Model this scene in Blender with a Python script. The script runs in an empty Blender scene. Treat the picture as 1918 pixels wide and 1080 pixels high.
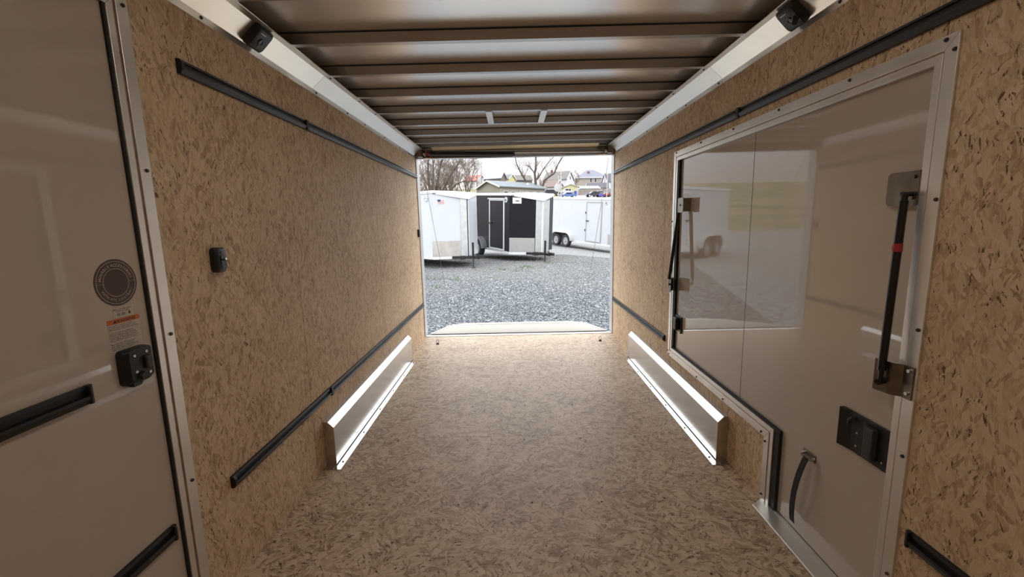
import bpy, math, random
import numpy as np
from mathutils import Matrix, Vector
PI = math.pi
rad = math.radians
random.seed(7)
SC = bpy.context.scene
COL = SC.collection

# ------------------------------------------------------------ camera
F_PX = 808.6
cam_d = bpy.data.cameras.new('camera'); cam = bpy.data.objects.new('camera', cam_d); COL.objects.link(cam)
cam_d.sensor_width = 36.0; cam_d.lens = 36.0 * F_PX / 1918.0
cam_d.clip_start = 0.02; cam_d.clip_end = 1500
def cam_matrix(p, y, r):
    B = np.array([[1, 0, 0], [0, 0, -1], [0, 1, 0]], float)
    cy, sy = math.cos(y), math.sin(y); cp, sp = math.cos(p), math.sin(p); cr, sr = math.cos(r), math.sin(r)
    Y = np.array([[cy, 0, -sy], [0, 1, 0], [sy, 0, cy]])
    P = np.array([[1, 0, 0], [0, cp, -sp], [0, sp, cp]])
    Q = np.array([[cr, -sr, 0], [sr, cr, 0], [0, 0, 1]])
    R = Q @ P @ Y @ B
    return Matrix(((R[0][0], -R[1][0], -R[2][0]), (R[0][1], -R[1][1], -R[2][1]), (R[0][2], -R[1][2], -R[2][2])))
cam.matrix_world = Matrix.Translation((-0.035, 0, 1.223)) @ cam_matrix(rad(8.804), rad(-0.3185), rad(-1.2793)).to_4x4()
SC.camera = cam

# ------------------------------------------------------------ sky, exposure
SC.view_settings.view_transform = 'Standard'
SC.view_settings.look = 'None'
SC.view_settings.gamma = 1.0
SC.view_settings.use_curve_mapping = False
SC.view_settings.exposure = 0.18
SC.cycles.max_bounces = 14
SC.cycles.diffuse_bounces = 8
SC.cycles.glossy_bounces = 6
SC.cycles.use_adaptive_sampling = True
SC.cycles.use_denoising = True
SC.cycles.sample_clamp_indirect = 6.0

SKY_GAIN = 1.0
SKY_TOP = (4.4, 4.5, 4.7)
SKY_MID = (3.8, 3.9, 4.0)
SKY_LOW = (2.7, 2.72, 2.8)
def make_world():
    w = bpy.data.worlds.new('overcast_sky'); SC.world = w; w.use_nodes = True
    nt = w.node_tree; nt.nodes.clear()
    out = nt.nodes.new('ShaderNodeOutputWorld'); bg = nt.nodes.new('ShaderNodeBackground')
    tc = nt.nodes.new('ShaderNodeTexCoord'); sep = nt.nodes.new('ShaderNodeSeparateXYZ')
    ramp = nt.nodes.new('ShaderNodeValToRGB')
    nz = nt.nodes.new('ShaderNodeTexNoise'); nz.inputs['Scale'].default_value = 2.2; nz.inputs['Detail'].default_value = 4
    mp = nt.nodes.new('ShaderNodeMapping'); mp.inputs['Scale'].default_value = (1, 1, 4)
    mx = nt.nodes.new('ShaderNodeMath'); mx.operation = 'MULTIPLY_ADD'
    nt.links.new(tc.outputs['Generated'], sep.inputs[0])
    nt.links.new(tc.outputs['Generated'], mp.inputs[0]); nt.links.new(mp.outputs[0], nz.inputs['Vector'])
    nt.links.new(nz.outputs['Fac'], mx.inputs[0]); mx.inputs[1].default_value = 0.05
    nt.links.new(sep.outputs[2], mx.inputs[2]); nt.links.new(mx.outputs[0], ramp.inputs[0])
    e = ramp.color_ramp.elements
    e[0].position = 0.0; e[0].color = (1.0, 0.95, 0.88, 1)
    e[1].position = 1.0; e[1].color = (SKY_TOP[0], SKY_TOP[1], SKY_TOP[2], 1)
    for p, c in ((0.06, (1.05, 0.93, 0.78)), (0.10, (1.02, 0.96, 0.92)), (0.15, (1.10, 1.08, 1.13)), (0.25, SKY_LOW), (0.5, SKY_MID)):
        n = e.new(p); n.color = (*c, 1)
    nt.links.new(ramp.outputs[0], bg.inputs[0]); bg.inputs[1].default_value = SKY_GAIN
    nt.links.new(bg.outputs[0], out.inputs[0])


make_world()
FILL_LAMP_W = 27.0      # strength of the unseen fill lamps added between the roof bows

# ------------------------------------------------------------ materials
def newmat(name):
    m = bpy.data.materials.new(name); m.use_nodes = True
    nt = m.node_tree; b = nt.nodes['Principled BSDF']
    return m, nt, b
def simple(name, col, rough=0.5, metal=0.0, var=0.0, vscale=20.0, bump=0.0, bscale=60.0, spec=0.5, stretch=(1, 1, 1), coat=0.0, rvar=0.0):
    m, nt, b = newmat(name)
    b.inputs['Base Color'].default_value = (*col, 1); b.inputs['Roughness'].default_value = rough
    b.inputs['Metallic'].default_value = metal
    b.inputs['Specular IOR Level'].default_value = spec
    if coat: b.inputs['Coat Weight'].default_value = coat; b.inputs['Coat Roughness'].default_value = 0.05
    if var or bump or rvar:
        g = nt.nodes.new('ShaderNodeNewGeometry'); mp = nt.nodes.new('ShaderNodeMapping'); mp.inputs['Scale'].default_value = stretch
        nt.links.new(g.outputs['Position'], mp.inputs[0])
    if var or rvar:
        n = nt.nodes.new('ShaderNodeTexNoise'); n.inputs['Scale'].default_value = vscale; n.inputs['Detail'].default_value = 5
        nt.links.new(mp.outputs[0], n.inputs['Vector'])
    if var:
        mr = nt.nodes.new('ShaderNodeMapRange'); mr.inputs[3].default_value = 1 - var; mr.inputs[4].default_value = 1 + var
        nt.links.new(n.outputs['Fac'], mr.inputs[0]); mr.inputs[1].default_value = 0.3; mr.inputs[2].default_value = 0.7
        mu = nt.nodes.new('ShaderNodeVectorMath'); mu.operation = 'SCALE'; mu.inputs[0].default_value = col
        nt.links.new(mr.outputs[0], mu.inputs['Scale']); nt.links.new(mu.outputs[0], b.inputs['Base Color'])
    if rvar:
        mr = nt.nodes.new('ShaderNodeMapRange'); mr.inputs[3].default_value = max(0.02, rough - rvar); mr.inputs[4].default_value = rough + rvar
        nt.links.new(n.outputs['Fac'], mr.inputs[0]); mr.inputs[1].default_value = 0.3; mr.inputs[2].default_value = 0.7
        nt.links.new(mr.outputs[0], b.inputs['Roughness'])
    if bump:
        n2 = nt.nodes.new('ShaderNodeTexNoise'); n2.inputs['Scale'].default_value = bscale; n2.inputs['Detail'].default_value = 3
        nt.links.new(mp.outputs[0], n2.inputs['Vector'])
        bp = nt.nodes.new('ShaderNodeBump'); bp.inputs['Strength'].default_value = bump; bp.inputs['Distance'].default_value = 0.01
        nt.links.new(n2.outputs['Fac'], bp.inputs['Height']); nt.links.new(bp.outputs[0], b.inputs['Normal'])
    return m

def osb(name, uv, seed, tones, spread=0.7, sc=1.0, rough=0.6, sliver=0.06):
    """oriented strand board: three overlapping layers of stretched, turned flakes plus dark slivers"""
    m, nt, b = newmat(name); N = nt.nodes.new; L = nt.links.new
    g = N('ShaderNodeNewGeometry'); s = N('ShaderNodeSeparateXYZ'); L(g.outputs['Position'], s.inputs[0])
    c = N('ShaderNodeCombineXYZ'); L(s.outputs['XYZ'.index(uv[0])], c.inputs[0]); L(s.outputs['XYZ'.index(uv[1])], c.inputs[1])
    wn = N('ShaderNodeTexNoise'); wn.inputs['Scale'].default_value = 22 * sc; wn.inputs['Detail'].default_value = 5
    L(c.outputs[0], wn.inputs['Vector'])
    wsub = N('ShaderNodeVectorMath'); wsub.operation = 'MULTIPLY_ADD'; L(wn.outputs['Color'], wsub.inputs[0]); wsub.inputs[1].default_value = (.016, .016, 0); L(c.outputs[0], wsub.inputs[2])
    def layer(i, coarse, su, sv):
        off = N('ShaderNodeVectorMath'); off.operation = 'ADD'; L(wsub.outputs[0], off.inputs[0]); off.inputs[1].default_value = (seed * 3.7 + i * 11.3, seed * 1.9 + i * 7.1, 0)
        v0 = N('ShaderNodeTexVoronoi'); v0.voronoi_dimensions = '2D'; v0.inputs['Scale'].default_value = coarse * sc; L(off.outputs[0], v0.inputs['Vector'])
        se = N('ShaderNodeSeparateColor'); L(v0.outputs['Color'], se.inputs[0])
        mr = N('ShaderNodeMapRange'); L(se.outputs[0], mr.inputs[0]); mr.inputs[3].default_value = -spread; mr.inputs[4].default_value = spread
        vr = N('ShaderNodeVectorRotate'); vr.rotation_type = 'Z_AXIS'; L(off.outputs[0], vr.inputs['Vector']); L(mr.outputs[0], vr.inputs['Angle'])
        mp = N('ShaderNodeMapping'); mp.inputs['Scale'].default_value = (su * sc, sv * sc, 1); L(vr.outputs[0], mp.inputs[0])
        v1 = N('ShaderNodeTexVoronoi'); v1.voronoi_dimensions = '2D'; v1.inputs['Scale'].default_value = 1; L(mp.outputs[0], v1.inputs['Vector'])
        s1 = N('ShaderNodeSeparateColor'); L(v1.outputs['Color'], s1.inputs[0])
        return s1
    a = layer(1, 7, 42, 13); d = layer(2, 12, 95, 24); e = layer(3, 19, 150, 45)
    def mth(op, x, y, z=None):
        n = N('ShaderNodeMath'); n.operation = op
        for k, q in enumerate((x, y, z)):
            if q is None: continue
            if isinstance(q, (int, float)): n.inputs[k].default_value = q
            else: L(q, n.inputs[k])
        return n.outputs[0]
    def mixv(fac, x, y):
        n = N('ShaderNodeMix'); n.data_type = 'FLOAT'; L(fac, n.inputs[0]); L(x, n.inputs[2]); L(y, n.inputs[3]); return n.outputs[0]
    t = mixv(mth('GREATER_THAN', d.outputs[1], 0.45), a.outputs[0], d.outputs[0])
    t = mixv(mth('GREATER_THAN', e.outputs[1], 0.72), t, e.outputs[0])
    big = N('ShaderNodeTexNoise'); big.inputs['Scale'].default_value = 3.0 * sc; big.inputs['Detail'].default_value = 3; L(c.outputs[0], big.inputs['Vector'])
    fib = N('ShaderNodeTexNoise'); fib.inputs['Scale'].default_value = 1.0; fib.inputs['Detail'].default_value = 4
    mpf = N('ShaderNodeMapping'); mpf.inputs['Scale'].default_value = (330, 60, 1); L(wsub.outputs[0], mpf.inputs[0]); L(mpf.outputs[0], fib.inputs['Vector'])
    t2 = mth('MULTIPLY_ADD', fib.outputs['Fac'], 0.56, mth('MULTIPLY_ADD', t, 0.50, mth('MULTIPLY_ADD', big.outputs['Fac'], 0.40, -0.24)))
    ramp = N('ShaderNodeValToRGB'); L(t2, ramp.inputs[0]); el = ramp.color_ramp.elements
    el[0].position = 0.0; el[0].color = (*tones[0], 1); el[1].position = 1.0; el[1].color = (*tones[4], 1)
    for p, k in ((0.22, 1), (0.45, 2), (0.72, 3)):
        q = el.new(p); q.color = (*tones[k], 1)
    # dark slivers
    sl = layer(5, 26, 230, 38)
    mk = mth('MULTIPLY', mth('LESS_THAN', sl.outputs[0], sliver), mth('GREATER_THAN', fib.outputs['Fac'], 0.50))
    mix = N('ShaderNodeMix'); mix.data_type = 'RGBA'; L(mk, mix.inputs[0]); L(ramp.outputs[0], mix.inputs[6]); mix.inputs[7].default_value = (*[k * 0.62 for k in tones[0]], 1)
    L(mix.outputs[2], b.inputs['Base Color'])
    b.inputs['Roughness'].default_value = rough; b.inputs['Specular IOR Level'].default_value = 0.3
    bp = N('ShaderNodeBump'); bp.inputs['Strength'].default_value = 0.35; bp.inputs['Distance'].default_value = 0.002
    L(t2, bp.inputs['Height']); L(bp.outputs[0], b.inputs['Normal'])
    return m

T_WALL = [(.20, .115, .06), (.40, .27, .16), (.57, .42, .265), (.67, .51, .345), (.78, .64, .47)]
T_FLOOR = [(.13, .078, .048), (.29, .195, .125), (.46, .345, .24), (.59, .465, .335), (.73, .62, .48)]
M = {}
M['osb_wall'] = osb('osb_wall', 'YZ', 1, T_WALL, 0.75, 1.0)
M['osb_front'] = osb('osb_front', 'XZ', 4, T_WALL, 0.75, 1.0)
M['osb_floor'] = osb('osb_floor', 'YX', 2, T_FLOOR, 1.35, 0.9, 0.5, 0.10)
M['alu'] = simple('mill_aluminium', (.72, .71, .69), .34, 1.0, .05, 14, .06, 30, stretch=(1, .25, 1), rvar=.08)
M['alu_box'] = simple('bright_aluminium_sheet', (.62, .61, .59), .22, 1.0, .03, 6)
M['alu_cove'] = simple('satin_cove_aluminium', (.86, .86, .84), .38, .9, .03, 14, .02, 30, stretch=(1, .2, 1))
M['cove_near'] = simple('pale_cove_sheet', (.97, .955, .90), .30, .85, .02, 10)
M['roof_skin'] = simple('aluminium_roof_skin', (.95, .96, .98), .25, .78, .015, 3)
M['bow'] = simple('roof_bow_aluminium', (.50, .485, .47), .26, 1.0, .03, 20, .0, 30, stretch=(.2, 1, 1))
M['frame'] = simple('frame_aluminium', (.82, .80, .77), .36, .9, .05, 9, .02, 40, rvar=.04)
M['door'] = simple('gloss_door_skin', (.50, .44, .37), .03, 0, .02, 8, .0, 3, spec=.75)
M['black'] = simple('black_plastic', (.007, .007, .008), .42)
M['track'] = simple('black_track', (.007, .007, .008), .42, .0)
M['black_gloss'] = simple('black_paint', (.01, .01, .011), .22)
M['rubber'] = simple('rubber_seal', (.008, .008, .008), .6)
M['grey_plastic'] = simple('grey_plastic', (.035, .035, .035), .45)
M['steel'] = simple('zinc_steel', (.23, .205, .175), .32, 1.0, .2, 30)
M['bright_steel'] = simple('bright_screw', (.8, .8, .8), .25, 1.0)
M['dark_screw'] = simple('dark_screw', (.06, .055, .05), .4, .6)
M['red'] = simple('red_tape', (.35, .02, .02), .5)
M['web'] = simple('black_webbing', (.012, .012, .013), .8, bump=.3, bscale=600)
M['jamb'] = simple('pale_jamb', (.56, .57, .58), .35, .25)
M['cream'] = simple('cream_header_board', (.93, .84, .64), .55, 0, .05, 6)
M['ramp'] = simple('pale_ramp_board', (.22, .205, .172), .6, 0, .05, 12, .1, 80)
M['white_metal'] = simple('white_trailer_skin', (.44, .46, .49), .25, 0, .02, 3, coat=.3)
M['white_trim'] = simple('white_trim', (.55, .56, .57), .35)
M['black_metal'] = simple('black_trailer_skin', (.010, .010, .014), .35, 0, spec=.2)
M['diamond'] = simple('tread_plate', (.50, .52, .51), .38, .8, .08, 8, .5, 90)
M['guard'] = simple('stone_guard', (.42, .41, .40), .42, .7, .06, 7, .1, 60)
M['guard_worn'] = simple('worn_stone_guard', (.39, .37, .34), .5, .4, .12, 5)
M['tyre'] = simple('tyre_rubber', (.02, .02, .021), .75)
M['wheel'] = simple('silver_wheel', (.55, .56, .58), .35, .8)
M['lawn'] = simple('winter_grass', (.16, .17, .05), .9, 0, .3, 2)
M['brown_twig'] = simple('winter_twigs', (.135, .105, .085), .9)
M['bark'] = simple('grey_bark', (.065, .052, .043), .9, 0, .2, 4)
M['glass_dark'] = simple('dark_glass', (.02, .025, .03), .1)
M['paper'] = simple('sticker_paper', (.50, .44, .37), .45)
M['brown'] = simple('sticker_brown', (.060, .028, .020), .45)
M['tan_ink'] = simple('sticker_tan_ink', (.52, .43, .34), .5)
M['orange'] = simple('warning_orange', (.55, .14, .02), .5)
M['ink'] = simple('black_ink', (.015, .013, .012), .5)
M['shadow_gap'] = simple('dark_gap', (.02, .018, .015), .8)
def fill_lampmat():
    m, nt, b = newmat('fill_lamp_lens'); b.inputs['Base Color'].default_value = (.9, .9, .88, 1)
    b.inputs['Emission Color'].default_value = (1.0, .90, .79, 1); b.inputs['Emission Strength'].default_value = FILL_LAMP_W
    return m
M['lamp'] = fill_lampmat()
def gravelmat(stone):
    m, nt, b = newmat('gravel_stone' if stone else 'gravel_bed'); N = nt.nodes.new; L = nt.links.new
    g = N('ShaderNodeNewGeometry'); ramp = N('ShaderNodeValToRGB'); el = ramp.color_ramp.elements
    el[0].color = (.040, .045, .052, 1); el[1].color = (.30, .31, .32, 1)
    q = el.new(.35); q.color = (.105, .115, .128, 1); q = el.new(.75); q.color = (.175, .185, .197, 1)
    sep = N('ShaderNodeSeparateXYZ'); L(g.outputs['Position'], sep.inputs[0])
    n = N('ShaderNodeTexNoise'); n.inputs['Scale'].default_value = .55; n.inputs['Detail'].default_value = 5; L(g.outputs['Position'], n.inputs['Vector'])
    if stone:
        L(g.outputs['Random Per Island'], ramp.inputs[0])
    else:
        v = N('ShaderNodeTexVoronoi'); v.inputs['Scale'].default_value = 26; L(g.outputs['Position'], v.inputs['Vector'])
        sc_ = N('ShaderNodeSeparateColor'); L(v.outputs['Color'], sc_.inputs[0]); L(sc_.outputs[0], ramp.inputs[0])
        bp = N('ShaderNodeBump'); bp.inputs['Strength'].default_value = .8; bp.inputs['Distance'].default_value = .02
        L(v.outputs['Distance'], bp.inputs['Height']); L(bp.outputs[0], b.inputs['Normal'])
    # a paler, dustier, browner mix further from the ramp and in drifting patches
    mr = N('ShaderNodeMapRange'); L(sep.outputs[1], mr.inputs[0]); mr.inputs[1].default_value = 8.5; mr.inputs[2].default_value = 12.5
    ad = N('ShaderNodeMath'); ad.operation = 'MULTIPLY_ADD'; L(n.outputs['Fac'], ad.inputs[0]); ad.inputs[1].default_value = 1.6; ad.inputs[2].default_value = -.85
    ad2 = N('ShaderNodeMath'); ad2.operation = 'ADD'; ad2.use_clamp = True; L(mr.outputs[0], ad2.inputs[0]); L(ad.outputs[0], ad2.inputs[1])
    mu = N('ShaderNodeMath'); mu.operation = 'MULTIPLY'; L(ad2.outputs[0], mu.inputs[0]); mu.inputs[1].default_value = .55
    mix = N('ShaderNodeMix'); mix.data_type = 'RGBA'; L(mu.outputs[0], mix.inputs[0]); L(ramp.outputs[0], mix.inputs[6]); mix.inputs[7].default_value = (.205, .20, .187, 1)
    if stone:
        L(mix.outputs[2], b.inputs['Base Color'])
    else:   # grass and pavement on the slope behind the trailers
        far = N('ShaderNodeMapRange'); L(sep.outputs[1], far.inputs[0]); far.inputs[1].default_value = 30; far.inputs[2].default_value = 34
        n2 = N('ShaderNodeTexNoise'); n2.inputs['Scale'].default_value = .12; n2.inputs['Detail'].default_value = 6; L(g.outputs['Position'], n2.inputs['Vector'])
        gr = N('ShaderNodeValToRGB'); e2 = gr.color_ramp.elements; e2[0].position = .35; e2[0].color = (.09, .095, .035, 1); e2[1].position = .65; e2[1].color = (.20, .17, .10, 1); L(n2.outputs['Fac'], gr.inputs[0])
        lot = N('ShaderNodeMapRange'); L(sep.outputs[0], lot.inputs[0]); lot.inputs[1].default_value = 13.5; lot.inputs[2].default_value = 14.5
        m3 = N('ShaderNodeMix'); m3.data_type = 'RGBA'; L(lot.outputs[0], m3.inputs[0]); L(gr.outputs[0], m3.inputs[6]); m3.inputs[7].default_value = (.22, .22, .22, 1)
        m2 = N('ShaderNodeMix'); m2.data_type = 'RGBA'; L(far.outputs[0], m2.inputs[0]); L(mix.outputs[2], m2.inputs[6]); L(m3.outputs[2], m2.inputs[7])
        L(m2.outputs[2], b.inputs['Base Color'])
    b.inputs['Roughness'].default_value = .8; b.inputs['Specular IOR Level'].default_value = .25
    return m
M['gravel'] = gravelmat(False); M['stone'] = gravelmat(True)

# ------------------------------------------------------------ builders
WM = {}
def tag(o, label=None, cat=None, group=None, kind=None):
    if label: o['label'] = label
    if cat: o['category'] = cat
    if group: o['group'] = group
    if kind: o['kind'] = kind
    return o
def thing(name, label, cat, loc=(0, 0, 0), rot=(0, 0, 0), group=None):
    o = bpy.data.objects.new(name, None); COL.objects.link(o); o.empty_display_size = .05
    o.location = loc; o.rotation_euler = rot
    WM[o.name] = Matrix.Translation(loc) @ __import__('mathutils').Euler(rot).to_matrix().to_4x4()
    return tag(o, label, cat, group)
class MB:
    def __init__(s): s.v = []; s.f = []
    def add(s, vs, fs):
        n = len(s.v); s.v += [tuple(map(float, p)) for p in vs]; s.f += [tuple(i + n for i in f) for f in fs]; return s
    def box(s, x0, x1, y0, y1, z0, z1):
        return s.add([(x0, y0, z0), (x1, y0, z0), (x1, y1, z0), (x0, y1, z0), (x0, y0, z1), (x1, y0, z1), (x1, y1, z1), (x0, y1, z1)],
                     [(0, 3, 2, 1), (4, 5, 6, 7), (0, 1, 5, 4), (1, 2, 6, 5), (2, 3, 7, 6), (3, 0, 4, 7)])
    def prism(s, poly, axis, a, b):
        """poly: 2-D outline in the two other axes (x: (y,z), y: (x,z), z: (x,y)), extruded along axis from a to b"""
        def P(p, t): return {'x': (t, p[0], p[1]), 'y': (p[0], t, p[1]), 'z': (p[0], p[1], t)}[axis]
        n = len(poly); vs = [P(p, a) for p in poly] + [P(p, b) for p in poly]
        ar = sum(poly[i][0] * poly[(i + 1) % n][1] - poly[(i + 1) % n][0] * poly[i][1] for i in range(n))
        fl = (ar > 0) ^ (axis == 'y') ^ (b < a)
        fs = [tuple(range(n - 1, -1, -1)), tuple(range(n, 2 * n))] + [(i, (i + 1) % n, (i + 1) % n + n, i + n) for i in range(n)]
        if not fl: fs = [tuple(reversed(f)) for f in fs]
        return s.add(vs, fs)
    def cyl(s, p0, p1, r0, r1=None, n=12, caps=True):
        if r1 is None: r1 = r0
        p0 = Vector(p0); p1 = Vector(p1); d = (p1 - p0).normalized()
        u = d.cross(Vector((0, 0, 1)));
        if u.length < .01: u = d.cross(Vector((1, 0, 0)))
        u.normalize(); w = d.cross(u)
        vs = []
        for p, r in ((p0, r0), (p1, r1)):
            for i in range(n):
                a = 2 * PI * i / n; vs.append(p + (u * math.cos(a) + w * math.sin(a)) * r)
        fs = [(i, i + n, (i + 1) % n + n, (i + 1) % n) for i in range(n)]
        if caps: fs += [tuple(range(n)), tuple(range(2 * n - 1, n - 1, -1))]
        return s.add(vs, fs)
    def tube(s, pts, r, n=8):
        pts = [Vector(p) for p in pts]
        rs = r if isinstance(r, (list, tuple)) else [r] * len(pts)
        rings = []; u = None
        for i, p in enumerate(pts):
            d = (pts[min(i + 1, len(pts) - 1)] - pts[max(i - 1, 0)]).normalized()
            if u is None:
                u = d.cross(Vector((0, 0, 1)))
                if u.length < .01: u = d.cross(Vector((1, 0, 0)))
            u = (u - d * u.dot(d)).normalized(); w = d.cross(u)
            rings.append([p + (u * math.cos(2 * PI * k / n) + w * math.sin(2 * PI * k / n)) * rs[i] for k in range(n)])
        vs = [q for g in rings for q in g]
        fs = [(a * n + k, (a + 1) * n + k, (a + 1) * n + (k + 1) % n, a * n + (k + 1) % n) for a in range(len(pts) - 1) for k in range(n)]
        fs += [tuple(range(n)), tuple(range(len(vs) - 1, len(vs) - n - 1, -1))]
        return s.add(vs, fs)
    def ring(s, c, axis, r0, r1, t, n=24):
        """flat annulus of thickness t around axis"""
        vs = []
        for h in (0, t):
            for r in (r0, r1):
                for i in range(n):
                    a = 2 * PI * i / n; p, q = r * math.cos(a), r * math.sin(a)
                    vs.append({'x': (c[0] + h, c[1] + p, c[2] + q), 'y': (c[0] + p, c[1] + h, c[2] + q), 'z': (c[0] + p, c[1] + q, c[2] + h)}[axis])
        fs = []
        for i in range(n):
            j = (i + 1) % n; A, B, C_, D = 0, n, 2 * n, 3 * n
            fs += [(A + i, A + j, B + j, B + i), (C_ + i, D + i, D + j, C_ + j), (A + i, C_ + i, C_ + j, A + j), (B + i, B + j, D + j, D + i)]
        return s.add(vs, fs)
    def build(s, name, mat, parent=None, local=False, smooth=False, bevel=0, label=None, kind=None):
        me = bpy.data.meshes.new(name); v = s.v
        if parent is not None and not local:
            inv = WM[parent.name].inverted(); v = [tuple(inv @ Vector(p)) for p in v]
        me.from_pydata(v, [], s.f); me.materials.append(M[mat] if isinstance(mat, str) else mat)
        o = bpy.data.objects.new(name, me); COL.objects.link(o)
        if smooth:
            me.polygons.foreach_set('use_smooth', [True] * len(me.polygons))
            me.set_sharp_from_angle(angle=rad(35))
        if parent is not None: o.parent = parent; WM[o.name] = WM[parent.name]
        else: WM[o.name] = Matrix.Identity(4)
        if bevel:
            b = o.modifiers.new('bevel', 'BEVEL'); b.width = bevel; b.segments = 2; b.limit_method = 'ANGLE'
        if label: o['label'] = label
        if kind: o['kind'] = kind
        return o
def dupe(src, parent, delta, name=None):
    """copy of a mesh part moved by delta (shares the mesh)"""
    c = src.copy(); COL.objects.link(c); c.parent = parent; c.location = Vector(src.location) + Vector(delta)
    WM[c.name] = WM[parent.name]
    return c
def struct(mb, name, mat, **k):
    o = mb.build(name, mat, **k); o['kind'] = 'structure'; return o
def text_into(mb, txt, size, place, align='CENTER', spacing=1.0, bold=0.0):
    cu = bpy.data.curves.new('txt', 'FONT'); cu.body = txt; cu.size = size; cu.align_x = align; cu.space_character = spacing
    cu.resolution_u = 2; cu.offset = bold
    ob = bpy.data.objects.new('txt', cu); me = bpy.data.meshes.new_from_object(ob)
    mb.add([place(p.co.x, p.co.y) for p in me.vertices], [tuple(q.vertices) for q in me.polygons])
    bpy.data.objects.remove(ob); bpy.data.curves.remove(cu); bpy.data.meshes.remove(me)

XL, XR = -1.025, 1.025
XDL = 1.031
XD = 1.040                       # door skins sit this far from the centre line
CX, CZ = -.035, 1.223
def LD(y, z): k = (XDL + CX) / (1.025 + CX); return y * k, CZ + (z - CZ) * k      # measurements carried from the wall face to the recessed door face
def RD(y, z): k = (XD - CX) / (1.025 - CX); return y * k, CZ + (z - CZ) * k
DEND, FRONT = 4.60, -1.25

# ------------------------------------------------------------ ground
def terr(x, y):
    k = [(-60, -.45), (4, -.42), (6.5, -.385), (14.9, -.15), (24, -.10), (40, .45), (75, 3.7), (95, 5.3), (110, 6.7), (130, 8.45), (180, 14.8), (230, 18.5), (400, 21)]
    z = float(np.interp(y, [a for a, b in k], [b for a, b in k]))
    if 8 < y < 60: z -= .10 * min(max(x - 2, 0), 3.5) * min(1, (y - 8) / 8) * (1 if y < 30 else (60 - y) / 30)
    return z
def ground():
    ys = list(np.arange(-30, 40, 1.0)) + list(np.arange(40, 401, 6.0)); xs = list(np.arange(-20, 20, 1.0)) + list(np.arange(20, 221, 10.0))
    xs = list(np.arange(-220, -20, 10.0)) + xs
    vs = [(x, y, terr(x, y)) for y in ys for x in xs]; nx = len(xs)
    fs = [(j * nx + i, j * nx + i + 1, (j + 1) * nx + i + 1, (j + 1) * nx + i) for j in range(len(ys) - 1) for i in range(nx - 1)]
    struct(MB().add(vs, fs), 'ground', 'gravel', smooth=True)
ground()
def gravel_stones():
    rng = np.random.default_rng(3); n = 60000
    y = 4.9 + (rng.random(n) ** 1.25) * 12.5; x = -.035 + (rng.random(n) * 2 - 1) * (y * .235 + .25)
    s = rng.uniform(.008, .018, n) * (1 + (y - 5) * .03)
    z = np.interp(y, [4, 6.5, 14.9, 24], [-.42, -.385, -.15, -.10]) - np.where(y > 8, .10 * np.clip(x - 2, 0, 3.5) * np.clip((y - 8) / 8, 0, 1), 0)
    base = np.array([(1, 0, 0), (0, 1, 0), (-1, 0, 0), (0, -1, 0), (0, 0, .8), (.1, 0, -.6)], float)
    j = rng.uniform(.65, 1.25, (n, 6, 1)); ang = rng.random(n) * 2 * PI
    ca, sa = np.cos(ang)[:, None], np.sin(ang)[:, None]
    p = base[None] * j; q = np.empty_like(p)
    q[..., 0] = p[..., 0] * ca - p[..., 1] * sa; q[..., 1] = p[..., 0] * sa + p[..., 1] * ca
    tl = rng.uniform(-.5, .5, (n, 1)); q[..., 2] = p[..., 2] + p[..., 0] * tl
    q = q * s[:, None, None] + np.stack([x, y, z + s * .35], 1)[:, None]
    f = np.array([(0, 1, 4), (1, 2, 4), (2, 3, 4), (3, 0, 4), (1, 0, 5), (2, 1, 5), (3, 2, 5), (0, 3, 5)])
    F = (f[None] + np.arange(n)[:, None, None] * 6).reshape(-1, 3)
    me = bpy.data.meshes.new('gravel_stones'); V = q.reshape(-1, 3)
    me.vertices.add(len(V)); me.vertices.foreach_set('co', V.ravel()); me.loops.add(F.size); me.loops.foreach_set('vertex_index', F.ravel().astype('i'))
    me.polygons.add(len(F)); me.polygons.foreach_set('loop_start', np.arange(0, F.size, 3, dtype='i')); me.update(calc_edges=True)
    me.materials.append(M['stone'])
    o = bpy.data.objects.new('gravel_stones', me); COL.objects.link(o)
    tag(o, 'grey crushed gravel covering the yard behind the ramp', 'gravel', kind='stuff')
gravel_stones()

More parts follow.
